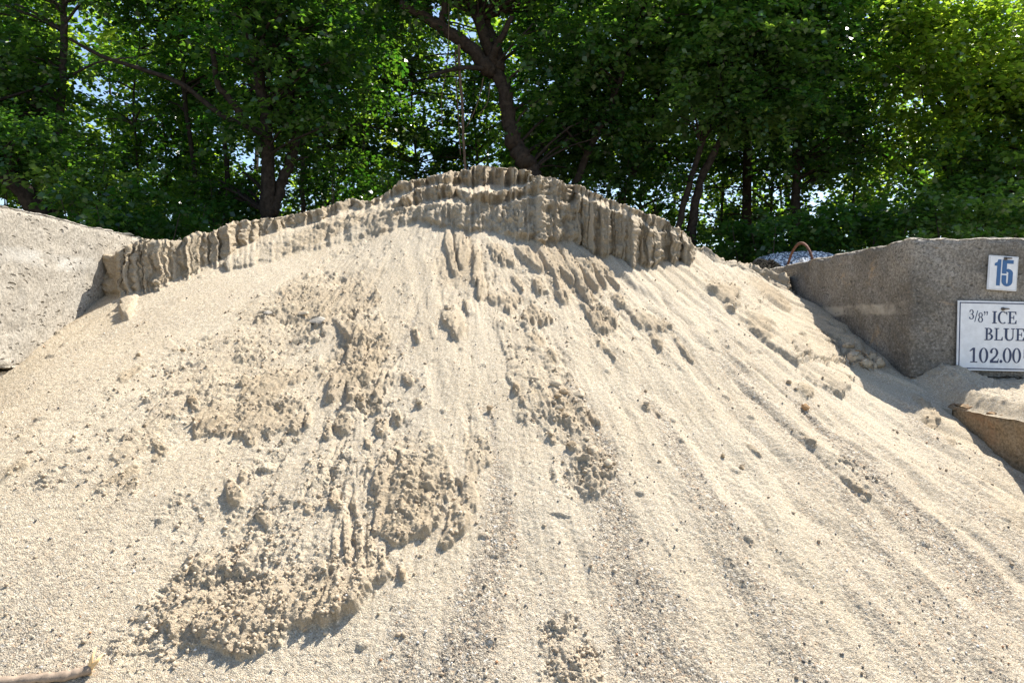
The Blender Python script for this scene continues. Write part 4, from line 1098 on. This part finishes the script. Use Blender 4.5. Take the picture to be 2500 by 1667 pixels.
# ------------------------------------------------------------------ gravel heap in the next bin
def gravel_heap():
    m, nt, b = new_mat('grey_white_gravel')
    a = nt.nodes.new('ShaderNodeAttribute'); a.attribute_name = 'tone'
    nt.links.new(ramp(nt, a.outputs['Fac'], [(0, (.06,.07,.085)), (.3, (.16,.18,.21)), (.5, (.34,.37,.42)), (.68, (.62,.64,.66)), (.85, (.82,.82,.80))], 'CONSTANT').outputs[0], b.inputs['Base Color'])
    b.inputs['Roughness'].default_value = .8
    n = 260; xs = np.linspace(2.62, 6.2, n); ys = np.linspace(5.7, 9.4, n)
    Xg, Yg = np.meshgrid(xs, ys); r0 = np.hypot(Xg - 3.02, (Yg - 7.3))
    Zg = 2.15 + 0.5 - 0.62 * np.sqrt(r0 ** 2 + 0.65) + perlin(Xg*3, Yg*3, 71) * .03
    r_ = np.random.default_rng(9); Zg += r_.normal(size=Zg.shape) * 0.006; Xg = Xg + r_.normal(size=Xg.shape) * .003
    Zg = np.maximum(Zg, 0.0)
    idx_ = np.arange(n*n).reshape(n, n)
    q = np.stack([idx_[:-1,:-1], idx_[:-1,1:], idx_[1:,1:], idx_[1:,:-1]], -1).reshape(-1, 4)
    me = mesh_np('gravel_heap', np.stack([Xg, Yg, Zg], -1).reshape(-1, 3), q, mat=m, smooth=False)
    a = me.attributes.new('tone', 'FLOAT', 'FACE'); a.data.foreach_set('value', r_.random(len(me.polygons)).astype(np.float32))
    tag(link('gravel_heap', me), 'rounded heap of grey and white gravel behind the rebar loop', 'gravel heap', kind='stuff')
gravel_heap()

# ------------------------------------------------------------------ twig at the lower left
def twig():
    root = bpy.data.objects.new('broken_twig', None); COL.objects.link(root)
    pts = []
    for px, py in [(-60, 1668), (20, 1662), (90, 1655), (150, 1652), (190, 1643), (222, 1632)]:
        p, n_, mpp = surf(max(px, -110), py); pts.append(p + n_ * 0.008)
    root.location = pts[0]
    o0 = pts[0]
    mb = MB(); pp = smooth_path([p - o0 for p in pts], 5); mb.tube(pp, [0.0105 + 0.0015 * math.sin(i * 1.7) for i in range(len(pp))], 10, .15, 4)
    link('stem', mb.mesh('stem', M_twig), root)
    e = pts[-1] - o0
    for dx, dz, nm in ((0.004, 0.045, 'shoot'), (0.018, 0.030, 'shoot'), (-0.003, -0.028, 'shoot'), (0.012, 0.018, 'shoot')):
        mb = MB(); mb.tube([e + Vector((-.004, 0, 0)), e + Vector((dx*.5, -.004, dz*.5)), e + Vector((dx*1.2, 0.01, dz))], [.006, .004, .0015], 7, .2, 3)
        link(nm, mb.mesh(nm, M_twig_y), root)
    tag(root, 'dry brown twig with a splintered yellow end at the bottom left corner', 'twig')
twig()

# ------------------------------------------------------------------ trees
GAPS = [(205,120,22,50,.97),(222,300,45,35,.8),(190,210,18,28,.9),(250,335,26,20,.9),(838,222,22,16,.97),(865,190,14,14,.9),(965,345,16,18,.9),(1040,390,22,34,.97),(1010,365,18,20,.95),
        (1065,25,18,36,.97),(1085,140,22,40,.85),(1112,240,20,40,.8),(485,480,10,26,.9),(232,470,10,18,.8),(1465,335,18,22,.9),(1510,385,16,22,.9),(1700,470,32,52,.85),(1690,415,20,22,.7),
        (1800,470,36,36,.8),(1500,480,18,30,.9),(1985,500,22,34,.85),(2122,318,18,12,.95),(2165,342,14,14,.95),(2195,455,10,10,.9),(2330,320,16,8,.8),(1735,530,30,24,.8),(1690,560,18,24,.8),(300,480,16,18,.7),
        (640,300,12,14,.6),(1960,30,16,12,.9),(1335,470,12,14,.8),(520,385,14,14,.6),(1905,495,16,14,.7)]
THIN = [(195,70,70,80,.85),(230,250,90,110,.6),(1150,280,60,120,.8),(830,340,110,80,.6),(900,430,90,60,.6),(420,150,80,80,.4),(1750,420,90,60,.5),(1560,480,60,60,.4),(450,450,90,70,.4),(1480,330,60,50,.4)]

class Foliage:
    """gathers leaf sprays, then writes them as one mesh"""
    def __init__(s): s.c = []; s.ax = []; s.nr = []; s.sz = []; s.tone = []
    def sprays(s, rg_, centres, rad, per, size, droop=0.35, tone=(0.0, 1.0), thin=True, flatten=0.6):
        C = np.asarray(centres, float); n = len(C)
        if n == 0: return
        ntw = 7
        out_c = []; out_a = []; out_n = []; out_s = []; out_t = []
        ct = rg_.uniform(tone[0], tone[1], n) ** 1.4
        for _ in range(ntw):
            az = rg_.uniform(0, 2*np.pi, n); el = rg_.normal(0.12, 0.42, n)
            d = np.stack([np.cos(az)*np.cos(el), np.sin(az)*np.cos(el), np.sin(el)*flatten/0.6], -1)
            k = max(1, per // ntw)
            for j in range(k):
                tt = rg_.uniform(.12, 1, n)[:, None]
                L = rad * rg_.uniform(.7, 1.1, n)[:, None]
                p = C + d * L * tt + np.array([0, 0, -1.0]) * droop * L * tt ** 2 + rg_.normal(0, .035, (n, 3))
                side = np.cross(d, [0, 0, 1.0]); side /= np.maximum(np.linalg.norm(side, axis=1, keepdims=True), 1e-6)
                a = d * .6 + side * np.where(rg_.random(n) > .5, 1, -1)[:, None] * .8 + np.array([0, 0, -.35]) + rg_.normal(0, .25, (n, 3))
                a /= np.linalg.norm(a, axis=1, keepdims=True)
                nn = np.array([0, 0, 1.0]) + rg_.normal(0, .45, (n, 3)); nn -= a * (nn * a).sum(1, keepdims=True); nn /= np.maximum(np.linalg.norm(nn, axis=1, keepdims=True), 1e-6)
                out_c.append(p); out_a.append(a); out_n.append(nn); out_s.append(size * rg_.uniform(.65, 1.25, n)); out_t.append(np.clip(ct + rg_.normal(0, .16, n), 0, 1))
        c_ = np.concatenate(out_c); a = np.concatenate(out_a); nn = np.concatenate(out_n); sz = np.concatenate(out_s); tn = np.concatenate(out_t)
        u = CX + c_[:, 0] / np.maximum(c_[:, 1], .1) * FPX; y = HY - (c_[:, 2] - EYE) / np.maximum(c_[:, 1], .1) * FPX
        keep = np.ones(len(c_), bool); q = rg_.random(len(c_))
        for gx, gy, rx, ry, pr in GAPS + (THIN if thin else []):
            e = np.sqrt(((u - gx) / rx) ** 2 + ((y - gy) / ry) ** 2)
            keep &= ~(q < pr * .85 * sstep(1.2, .5, e))
        keep &= c_[:, 2] > 0.05
        s.c.append(c_[keep]); s.ax.append(a[keep]); s.nr.append(nn[keep]); s.sz.append(sz[keep]); s.tone.append(tn[keep])
    def build(s, name, mat, parent=None, wid=0.40, simple=True):
        c_ = np.concatenate(s.c); a = np.concatenate(s.ax); nn = np.concatenate(s.nr); sz = np.concatenate(s.sz)[:, None]; tn = np.concatenate(s.tone)
        b = np.cross(a, nn)
        n = len(c_)
        if simple:
            T = [(0, 0, 0), (.45, wid, .10), (1, 0, -.05), (.45, -wid, .10)]; F = np.array([(0, 1, 2, 3)])
        else:
            T = [(0, 0, 0), (.30, wid, .10), (.62, wid * .85, .10), (1.0, 0, -.08), (.62, -wid * .85, .10), (.30, -wid, .10)]; F = np.array([(0, 1, 2, 3), (0, 3, 4, 5)])
        V = np.stack([c_ + sz * (a * t0 + b * t1 + nn * t2) for t0, t1, t2 in T], 1).reshape(-1, 3)
        Q_ = (F[None] + (np.arange(n) * len(T))[:, None, None]).reshape(-1, 4)
        me = mesh_np(name, V, Q_, mat=mat, smooth=False)
        at_ = me.attributes.new('tone', 'FLOAT', 'POINT'); at_.data.foreach_set('value', np.repeat(tn, len(T)).astype(np.float32))
        o = link(name, me, parent, kind='stuff')
        global NLEAF; NLEAF += n
        return o
NLEAF = 0

def limb(mb, pxs, d0, d1, w0, w1, sides=8, seed=0, n=5):
    """a limb through measured directions at distance d0..d1, width in measured pixels w0..w1"""
    k = len(pxs)
    pts = [at(p[0], p[1], d0 + (d1 - d0) * i / max(1, k-1)) for i, p in enumerate(pxs)]
    sp = smooth_path(pts, n); m = len(sp)
    rg_ = random.Random(seed)
    dm = (d0 + d1) / 2
    rad = [(w0 + (w1 - w0) * i / (m-1)) / 2 * dm / FPX for i in range(m)]
    sp = [p + Vector((rg_.uniform(-1, 1), rg_.uniform(-1, 1), 0)) * rad[i] * .22 for i, p in enumerate(sp)]
    mb.tube(sp, rad, sides, .18, seed)
    return sp

def tree(name, label, trunk, d, w, mat, crown_boxes, leafmat, seed, limbs=(), nclump=90, per=120, size=.078, rad=.60, group='trees behind the sand pile', tone=(0, 1), vines=(), base_to_ground=True, thin=True):
    """trunk: measured path from bottom to top; crown_boxes: (x0,x1,y0,y1 measured, d0,d1, weight)"""
    rg_ = np.random.default_rng(seed)
    root = bpy.data.objects.new(name, None); COL.objects.link(root)
    b0 = at(trunk[0][0], trunk[0][1], d)
    mb = MB()
    path = list(trunk)
    w = (w[0] * .82, w[1] * .8)
    sp = limb(mb, path, d, d, w[0], w[1], 10, seed)
    if base_to_ground:   # down to the forest floor
        mb.tube([Vector((b0.x, b0.y, -.1)), Vector((b0.x, b0.y, .25)), Vector((b0.x, b0.y, b0.z * .5)), b0], [w[0]/2*d/FPX*1.5, w[0]/2*d/FPX*1.2, w[0]/2*d/FPX*1.05, w[0]/2*d/FPX], 10, .15, seed)
    # carry on above the frame
    topv = sp[-1]; dirv = (sp[-1] - sp[-4]).normalized() if len(sp) > 4 else Vector((0, 0, 1)); r_top = w[1]/2*d/FPX
    up = [topv]
    for i in range(5):
        dirv = (dirv + Vector((rg_.normal(0, .15), rg_.normal(0, .15), .25))).normalized(); up.append(up[-1] + dirv * 0.65)
    mb.tube(up, [r_top * (1 - i/5.5) for i in range(6)], 8, .15, seed + 1)
    root.location = (b0.x, b0.y, 0)
    tr = link('trunk', mb.mesh('trunk', mat), root); tr.location = -Vector(root.location)
    for i, (pth, dd0, dd1, w0, w1) in enumerate(limbs):
        ml = MB(); limb(ml, pth, dd0, dd1, w0, w1, 8, seed + 10 + i); ol = link('limb', ml.mesh('limb', mat), root); ol.location = -Vector(root.location)
    fo = Foliage()
    tot = sum(cb[6] for cb in crown_boxes); centres = []
    mt = MB()
    for (x0, x1, y0, y1, dd0, dd1, wt_) in crown_boxes:
        k = int(nclump * 1.12 * wt_ / tot)
        y0 = max(y0, -170); px = rg_.uniform(x0, x1, k); py = rg_.uniform(y0, y1, k); dd = rg_.uniform(dd0, dd1, k)
        ok = ~((px > 2180) & (py < -40)); px, py, dd = px[ok], py[ok], dd[ok]
        C = np.stack([(px - CX)/FPX*dd, dd, EYE + (HY - py)/FPX*dd], -1); centres.append(C)
    C = np.concatenate(centres); C = C[C[:, 2] > .2]
    fo.sprays(rg_, C, rad, per, size, tone=tone, thin=thin)
    cr = fo.build('crown', leafmat, root); cr.location = -Vector(root.location)
    # twigs that carry the sprays
    allp = sp + up
    for ci in range(0, len(C), 2):
        cpt = Vector(C[ci]); cand = [q for q in allp if q.z < cpt.z + .4] or allp
        q = min(cand, key=lambda v: (v - cpt).length + .3 * abs(v.z - (cpt.z - .8)))
        L = (cpt - q).length
        if L > 3.6 or L < .2: continue
        mid = q.lerp(cpt, .55) + Vector((rg_.normal(0, .12), rg_.normal(0, .12), .08 * L))
        mt.tube([q, q.lerp(mid, .5) + Vector((0, 0, .03)), mid, cpt], [.011 + .008 * L, .009 + .006*L, .008 + .003*L, .004], 5, .1, ci, cap=False)
    if mt.v:
        ob = link('branches', mt.mesh('branches', mat), root, kind='stuff'); ob.location = -Vector(root.location)
    for i, (pth, dd, wv) in enumerate(vines):
        mv = MB(); limb(mv, pth, dd, dd, wv, wv*.8, 6, seed + 40 + i, 8); ov = link('vine', mv.mesh('vine', M_vine), root); ov.location = -Vector(root.location)
    tag(root, label, 'tree', group)
    return root

DK = dict(tone=(0, .7))
tree('tree', 'leaning thick forked tree behind the pile summit with vines hanging from its left limb', [(1300,420),(1280,390),(1258,357),(1244,289),(1230,221),(1205,165)], 8.6, (56, 40), M_bark,
     [(960,1300,-330,-40,8.0,9.6,1.4),(1290,1480,-200,250,8.2,9.4,1.0),(960,1060,-60,40,8.2,9.0,.3),(1290,1500,240,420,8.6,10.5,.5)], M_leaf_a, 21,
     limbs=[([(1205,175),(1186,163),(1152,119),(1108,88),(1074,66),(1035,40),(980,10)], 8.6, 8.2, 40, 20), ([(1086,78),(1078,55),(1084,20),(1090,-40)], 8.35, 8.3, 20, 14),
            ([(1215,170),(1212,120),(1190,72),(1176,10),(1170,-60)], 8.6, 8.9, 34, 22), ([(1196,146),(1214,112),(1226,88),(1250,40)], 8.55, 8.3, 22, 12),
            ([(1200,172),(1160,166),(1125,167),(1088,174),(1048,186)], 8.55, 8.0, 14, 8)],
     vines=[([(1120,110),(1122,180),(1129,260),(1131,330),(1136,420)], 8.3, 8), ([(1112,120),(1114,200),(1120,300),(1124,380)], 8.35, 3.5), ([(1096,-20),(1095,90),(1090,170),(1078,240),(1080,310)], 8.2, 2.2),
            ([(1180,190),(1170,240),(1150,290),(1138,310)], 8.4, 3), ([(1196,200),(1190,250),(1170,280)], 8.4, 2.5)], nclump=130, per=133)
tree('tree', 'big multi stemmed dark tree left of the pile, nearest to the crest', [(655,530),(652,440),(651,340),(638,221),(618,130),(602,20)], 8.3, (44, 24), M_bark,
     [(430,880,-280,140,7.6,9.2,1.5),(560,860,120,330,7.8,9.4,.8),(700,960,60,300,8.6,10.5,.6),(420,640,380,520,9,10.5,.35)], M_leaf_a, 22,
     limbs=[([(668,520),(680,468),(705,400),(723,340),(712,250),(704,170),(719,20)], 8.3, 8.7, 28, 14), ([(645,330),(600,300),(583,272),(555,235),(532,204),(520,120)], 8.3, 8.0, 24, 12),
            ([(640,330),(590,305),(532,276),(447,208),(361,174),(255,140),(170,95)], 8.3, 7.6, 17, 7), ([(700,400),(730,388),(752,384)], 8.3, 8.0, 7, 3)], nclump=150, per=133)
tree('tree', 'straight slender tree at the far left standing above the pale block', [(135,500),(138,400),(145,280),(154,150),(157,60),(155,-20)], 8.8, (26, 18), M_bark2,
     [(-150,120,-200,200,8,10,1.2),(60,420,-250,-20,8,9.6,1.0),(-120,140,200,330,8.4,9.8,.6)], M_leaf_a, 23,
     limbs=[([(150,200),(200,170),(250,150),(330,140)], 8.8, 8.4, 8, 3), ([(152,90),(110,110),(40,115),(0,118)], 8.8, 8.4, 6, 3)], nclump=110, per=126)
tree('leaning_tree', 'thick dark leaning trunk low at the far left behind the pale block', [(120,545),(60,470),(10,425),(-60,380),(-140,300)], 7.6, (60, 46), M_bark,
     [(-200,120,300,420,7.2,8.6,1.0),(-100,200,60,260,8.2,9.4,.6)], M_leaf_b, 24, nclump=55, per=147, size=.075, tone=(.0,.5))
tree('tree', 'thin dark tree left of the multi stemmed tree', [(470,560),(474,450),(470,380),(452,250),(446,150),(440,40)], 9.6, (15, 12), M_bark,
     [(330,560,-200,120,9.4,11,1.0),(380,600,120,260,9.4,11,.5)], M_leaf_a, 25, nclump=70, per=119)
tree('tree', 'thin dark tree just left of the thick stems, half hidden', [(553,560),(554,430),(548,330),(560,200),(570,60)], 9.9, (16, 11), M_bark,
     [(480,700,-200,60,9.6,11.4,1.0)], M_leaf_a, 26, nclump=50, per=119)
tree('tree', 'slim tree rising left of the summit among bright leaves', [(740,520),(738,400),(745,300),(760,160),(770,20)], 10.6, (14, 9), M_bark2,
     [(700,980,-150,200,10.4,12.4,1.0),(720,1000,180,420,11,13,.7)], M_leaf_b, 27, nclump=80, per=119)
tree('tree', 'leaning tree between the summit and the right crest', [(1400,470),(1425,400),(1470,300),(1520,180),(1560,40)], 9.2, (24, 14), M_bark,
     [(1420,1720,-250,160,8.4,10.2,1.3),(1380,1560,120,330,9.2,10.8,.7)], M_leaf_b, 28, limbs=[([(1440,380),(1400,340),(1370,300)], 9.2, 9.0, 9, 4)], nclump=120, per=126, tone=(.0,.75))
tree('tree', 'tree leaning right beyond the right crest, sky showing beside it', [(1500,540),(1525,468),(1560,390),(1577,349),(1600,250),(1640,120)], 10.0, (24, 12), M_bark,
     [(1500,1760,-200,200,9.6,11.6,1.0),(1480,1700,200,420,10,12,.45)], M_leaf_a, 29, nclump=90, per=119)
tree('tree', 'pair partner tree with slanting trunk above the right crest, left of two', [(1655,565),(1662,530),(1683,450),(1712,360),(1750,250),(1790,100)], 8.9, (20, 14), M_bark,
     [(1680,2000,-250,120,8,9.8,1.3),(1640,1950,110,300,8.2,9.6,.9)], M_leaf_b, 30, nclump=130, per=133, tone=(.0,.8))
tree('tree', 'thicker slanting dark trunk above the right crest, right of two', [(1690,600),(1692,540),(1708,450),(1738,383),(1770,320),(1800,220)], 9.0, (30, 16), M_bark,
     [(1750,2080,60,330,8.2,9.8,1.0),(1760,2080,-200,60,8.6,10,.7)], M_leaf_a, 31, nclump=110, per=126)
tree('tree', 'upright dark trunk behind the gravel heap', [(1942,620),(1942,560),(1944,440),(1946,340),(1950,200),(1952,60)], 9.8, (29, 18), M_bark,
     [(1880,2250,-250,120,8.8,10.4,1.2),(1850,2200,120,420,9.2,10.8,1.0)], M_leaf_a, 32, limbs=[([(1946,300),(2020,310),(2095,349),(2180,391)][::-1], 9.6, 9.8, 6, 10)], nclump=150, per=126)
tree('tree', 'tall bright leaved tree at the upper right catching the sun', [(2340,600),(2335,450),(2330,300),(2322,150),(2310,20)], 10.2, (22, 14), M_bark2,
     [(2180,2600,-30,230,8.2,9.4,1.6),(2180,2620,200,420,8.6,10.2,.8)], M_leaf_c, 33, nclump=135, per=133, tone=(.4,1.0))  # strong sun is partly put into the brighter leaf colour and tone
tree('tree', 'leafy tree at the right edge above the signs', [(2560,620),(2560,450),(2570,300),(2580,120)], 9.2, (24, 15), M_bark,
     [(2250,2700,330,560,8.4,9.8,1.0),(2420,2750,100,340,8.6,10,.7)], M_leaf_b, 34, nclump=130, per=126, tone=(.1,.6))
tree('tree', 'slim tree behind the sand summit, mostly hidden by leaves', [(1318,440),(1370,330),(1395,250),(1400,120)], 10.8, (16, 9), M_bark,
     [(1230,1480,-100,120,10,12,.8),(1250,1450,250,430,9.6,11.6,1.2)], M_leaf_a, 35, nclump=80, per=126)
tree('tree', 'thin tree in shadow right of the hanging vines', [(885,470),(884,380),(892,300),(880,180),(890,60)], 11.2, (10, 7), M_bark2,
     [(820,1060,-160,90,10.6,12.6,1.0),(860,1240,60,260,11.6,13.4,.8)], M_leaf_b, 36, nclump=70, per=119)

# pine with level boughs, in the dark gap on the right
def pine():
    rg_ = np.random.default_rng(77); root = bpy.data.objects.new('pine_tree', None); COL.objects.link(root)
    b0 = at(1823, 600, 11.0); root.location = (b0.x, b0.y, 0)
    mb = MB(); mb.tube([Vector((0, 0, -.1)), Vector((0, 0, 3)), Vector((.05, 0, 7.5))], [.10, .08, .03], 9, .12, 3); link('trunk', mb.mesh('trunk', M_bark), root)
    mt = MB(); V = []; Qd = []; k = 0; tn = []
    for i in range(64):
        z = 1.7 + i * 0.09 + rg_.normal(0, .03); az = rg_.uniform(0, 6.28); L = rg_.uniform(.9, 1.7) * (1 - max(0, z - 3.5) / 6)
        d = Vector((math.cos(az), math.sin(az), rg_.normal(0.02, .08))); e = Vector((0, 0, z)) + d * L + Vector((0, 0, -.1))
        mt.tube([Vector((0, 0, z)), Vector((0, 0, z)) + d * L * .5, e], [.013, .009, .004], 5, .1, i, cap=False)
        for j in range(26):
            tt = rg_.uniform(.2, 1); base = Vector((0, 0, z)) + d * L * tt
            sd = d.cross(Vector((0, 0, 1))).normalized() * (1 if j % 2 else -1)
            tip = base + (sd * .8 + d * .7) * rg_.uniform(.12, .3)
            for q in range(7):
                p = base.lerp(tip, rg_.uniform(0.1, 1)); a = (Vector(rg_.normal(size=3)) * .6 + sd + d).normalized() * rg_.uniform(.06, .10)
                w_ = a.cross(Vector((0, 0, 1))).normalized() * .0035
                V += [p - w_, p + w_, p + a]; Qd.append((k, k+1, k+2)); k += 3; tn += [rg_.random()] * 3
    link('branches', mt.mesh('branches', M_bark), root, kind='stuff')
    me = mesh_np('needles', V, None, Qd, M_needle, False); a = me.attributes.new('tone', 'FLOAT', 'POINT'); a.data.foreach_set('value', np.array(tn, dtype=np.float32))
    link('needles', me, root, kind='stuff')
    tag(root, 'dark pine with thin level boughs in the gap above the gravel heap', 'pine tree')
pine()

# shrubs behind the pile and blocks
def shrub(px, py, d, wpx, hpx, label, mat, seed, n=26, tone=(0, .7), size=.07):
    rg_ = np.random.default_rng(seed); root = bpy.data.objects.new('shrub', None); COL.objects.link(root)
    b0 = at(px, py, d); root.location = (b0.x, b0.y, 0)
    mpp = d / FPX; fo = Foliage()
    C = np.stack([b0.x + rg_.normal(0, wpx * mpp / 3.2, n), b0.y + rg_.normal(0, .35, n), np.clip(rg_.uniform(-1, 1, n) * hpx * mpp / 2 + b0.z, .3, 9)], -1)
    low = C.copy(); low[:, 2] = rg_.uniform(.3, max(.5, b0.z - .3), n); C = np.concatenate([C, low[: n // 2]])
    fo.sprays(rg_, C, .40, 112, size, tone=tone, thin=False)
    cr = fo.build('foliage', mat, root); cr.location = -Vector(root.location)
    mt = MB()
    for i in range(0, len(C), 2):
        p = Vector(C[i]) - Vector(root.location); mt.tube([Vector((rg_.normal(0, .15), rg_.normal(0, .1), -.05)), p * .55 + Vector((rg_.normal(0, .1), 0, 0)), p], [.016, .011, .004], 5, .1, i, cap=False)
    link('stems', mt.mesh('stems', M_bark2), root, kind='stuff')
    tag(root, label, 'shrub', 'shrubs at the edge of the wood')
shrub(330, 520, 7.4, 230, 90, 'dense dark shrub in the dip between the pale block and the sand crest', M_leaf_a, 201)
shrub(210, 440, 8.0, 170, 110, 'twiggy olive shrub above the pale block on the left', M_leaf_b, 202, 22, (.3, .9))
shrub(30, 330, 7.9, 220, 90, 'bluish green bush at the left edge halfway up the frame', M_leaf_b, 203, 26, (0, .35), .055)
shrub(820, 440, 9.4, 200, 130, 'dark shrub behind the left shoulder of the pile', M_leaf_a, 204)
shrub(1490, 430, 9.6, 200, 140, 'dark shrub behind the right shoulder of the summit', M_leaf_a, 205)
shrub(1840, 600, 8.4, 200, 70, 'low shrub right behind the gravel heap', M_leaf_a, 206, 26, (.2, .8))
shrub(2060, 560, 8.2, 240, 90, 'low leafy shrub behind the sloping top of the right block', M_leaf_a, 207, 30, (.1, .7))
shrub(2330, 540, 8.0, 320, 110, 'wide pale green shrub above the block with the signs', M_leaf_b, 208, 40, (.1, .7))
shrub(1640, 600, 9.6, 120, 60, 'shrub low behind the right end of the fluted cliff', M_leaf_a, 209, 16, (.2, .8))
shrub(560, 500, 9.0, 160, 80, 'small dark shrub behind the left crest at the thick stems', M_leaf_a, 210, 20)

SAP = [(60, 11.2, 'sapling in shade behind the pale block, nearest the left edge'), (330, 11.0, 'sapling between the straight slender tree and the thin dark trees'), (400, 12.0, 'pale leaved sapling beyond the dip in the left crest'),
       (790, 11.6, 'sapling behind the left shoulder with bright leaves around it'), (1010, 12.2, 'sapling seen below the vines left of the summit'), (1160, 12.4, 'sapling between the vines and the leaning forked trunk'),
       (1560, 11.8, 'sapling in the gap behind the right crest'), (1760, 12.2, 'sapling crossing the gap between slanting and pine trunks'), (1880, 11.6, 'sapling between the pine and the upright dark trunk'), (2080, 11.8, 'sapling behind the sloping top of the right block')]
for i, (px, d, lab) in enumerate(SAP):
    tree('young_tree', lab, [(px, 560), (px + 6, 400), (px - 5, 250), (px + 10, 120)], d, (8, 5), M_bark2, [(px - 150, px + 150, 120, 400, d - .5, d + .6, 1.0), (px - 150, px + 150, 330, 600, d - .5, d + .6, 1.1)],
         M_leaf_a if i % 3 else M_leaf_b, 400 + i, nclump=64, per=91, size=.085, rad=.5, group='saplings under the trees', tone=(0, .8), thin=False)

# the wood beyond: one mass of backlit leaves, with the sky showing through
def far_wood():
    rg_ = np.random.default_rng(301); fo = Foliage(); n = 2100; px = rg_.uniform(-500, 3000, n); py = rg_.uniform(-260, 640, n); dd = rg_.uniform(12.5, 19, n)
    C = np.stack([(px - CX)/FPX*dd, dd, EYE + (HY - py)/FPX*dd], -1); C = C[(C[:, 2] > .4) & ~((px > 2050) & (py < 20))]
    fo.sprays(rg_, C, .70, 70, .14, tone=(.2, 1.0), thin=False)
    n = 600; px = rg_.uniform(-800, 3300, n); dd = rg_.uniform(16, 26, n)
    C = np.stack([(px - CX)/FPX*dd, dd, rg_.uniform(.2, 3.2, n)], -1)
    fo.sprays(rg_, C, .8, 63, .15, tone=(.0, .6), thin=False)
    o = fo.build('far_wood', M_leaf_c, None, simple=True)
    tag(o, 'sunlit yellow green leaves of the wood beyond the first trees', 'woodland')
    mt = MB()
    for i in range(26):
        x = rg_.uniform(-12, 14); y = rg_.uniform(14, 24); r_ = rg_.uniform(.05, .13)
        mt.tube([Vector((x, y, -.1)), Vector((x + rg_.normal(0, .15), y, 3)), Vector((x + rg_.normal(0, .4), y, 7.5))], [r_, r_*.8, r_*.4], 7, .1, i)
    tag(link('far_trunks', mt.mesh('far_trunks', M_bark)), 'dim slender trunks deep in the wood', 'woodland', kind='stuff')
far_wood()
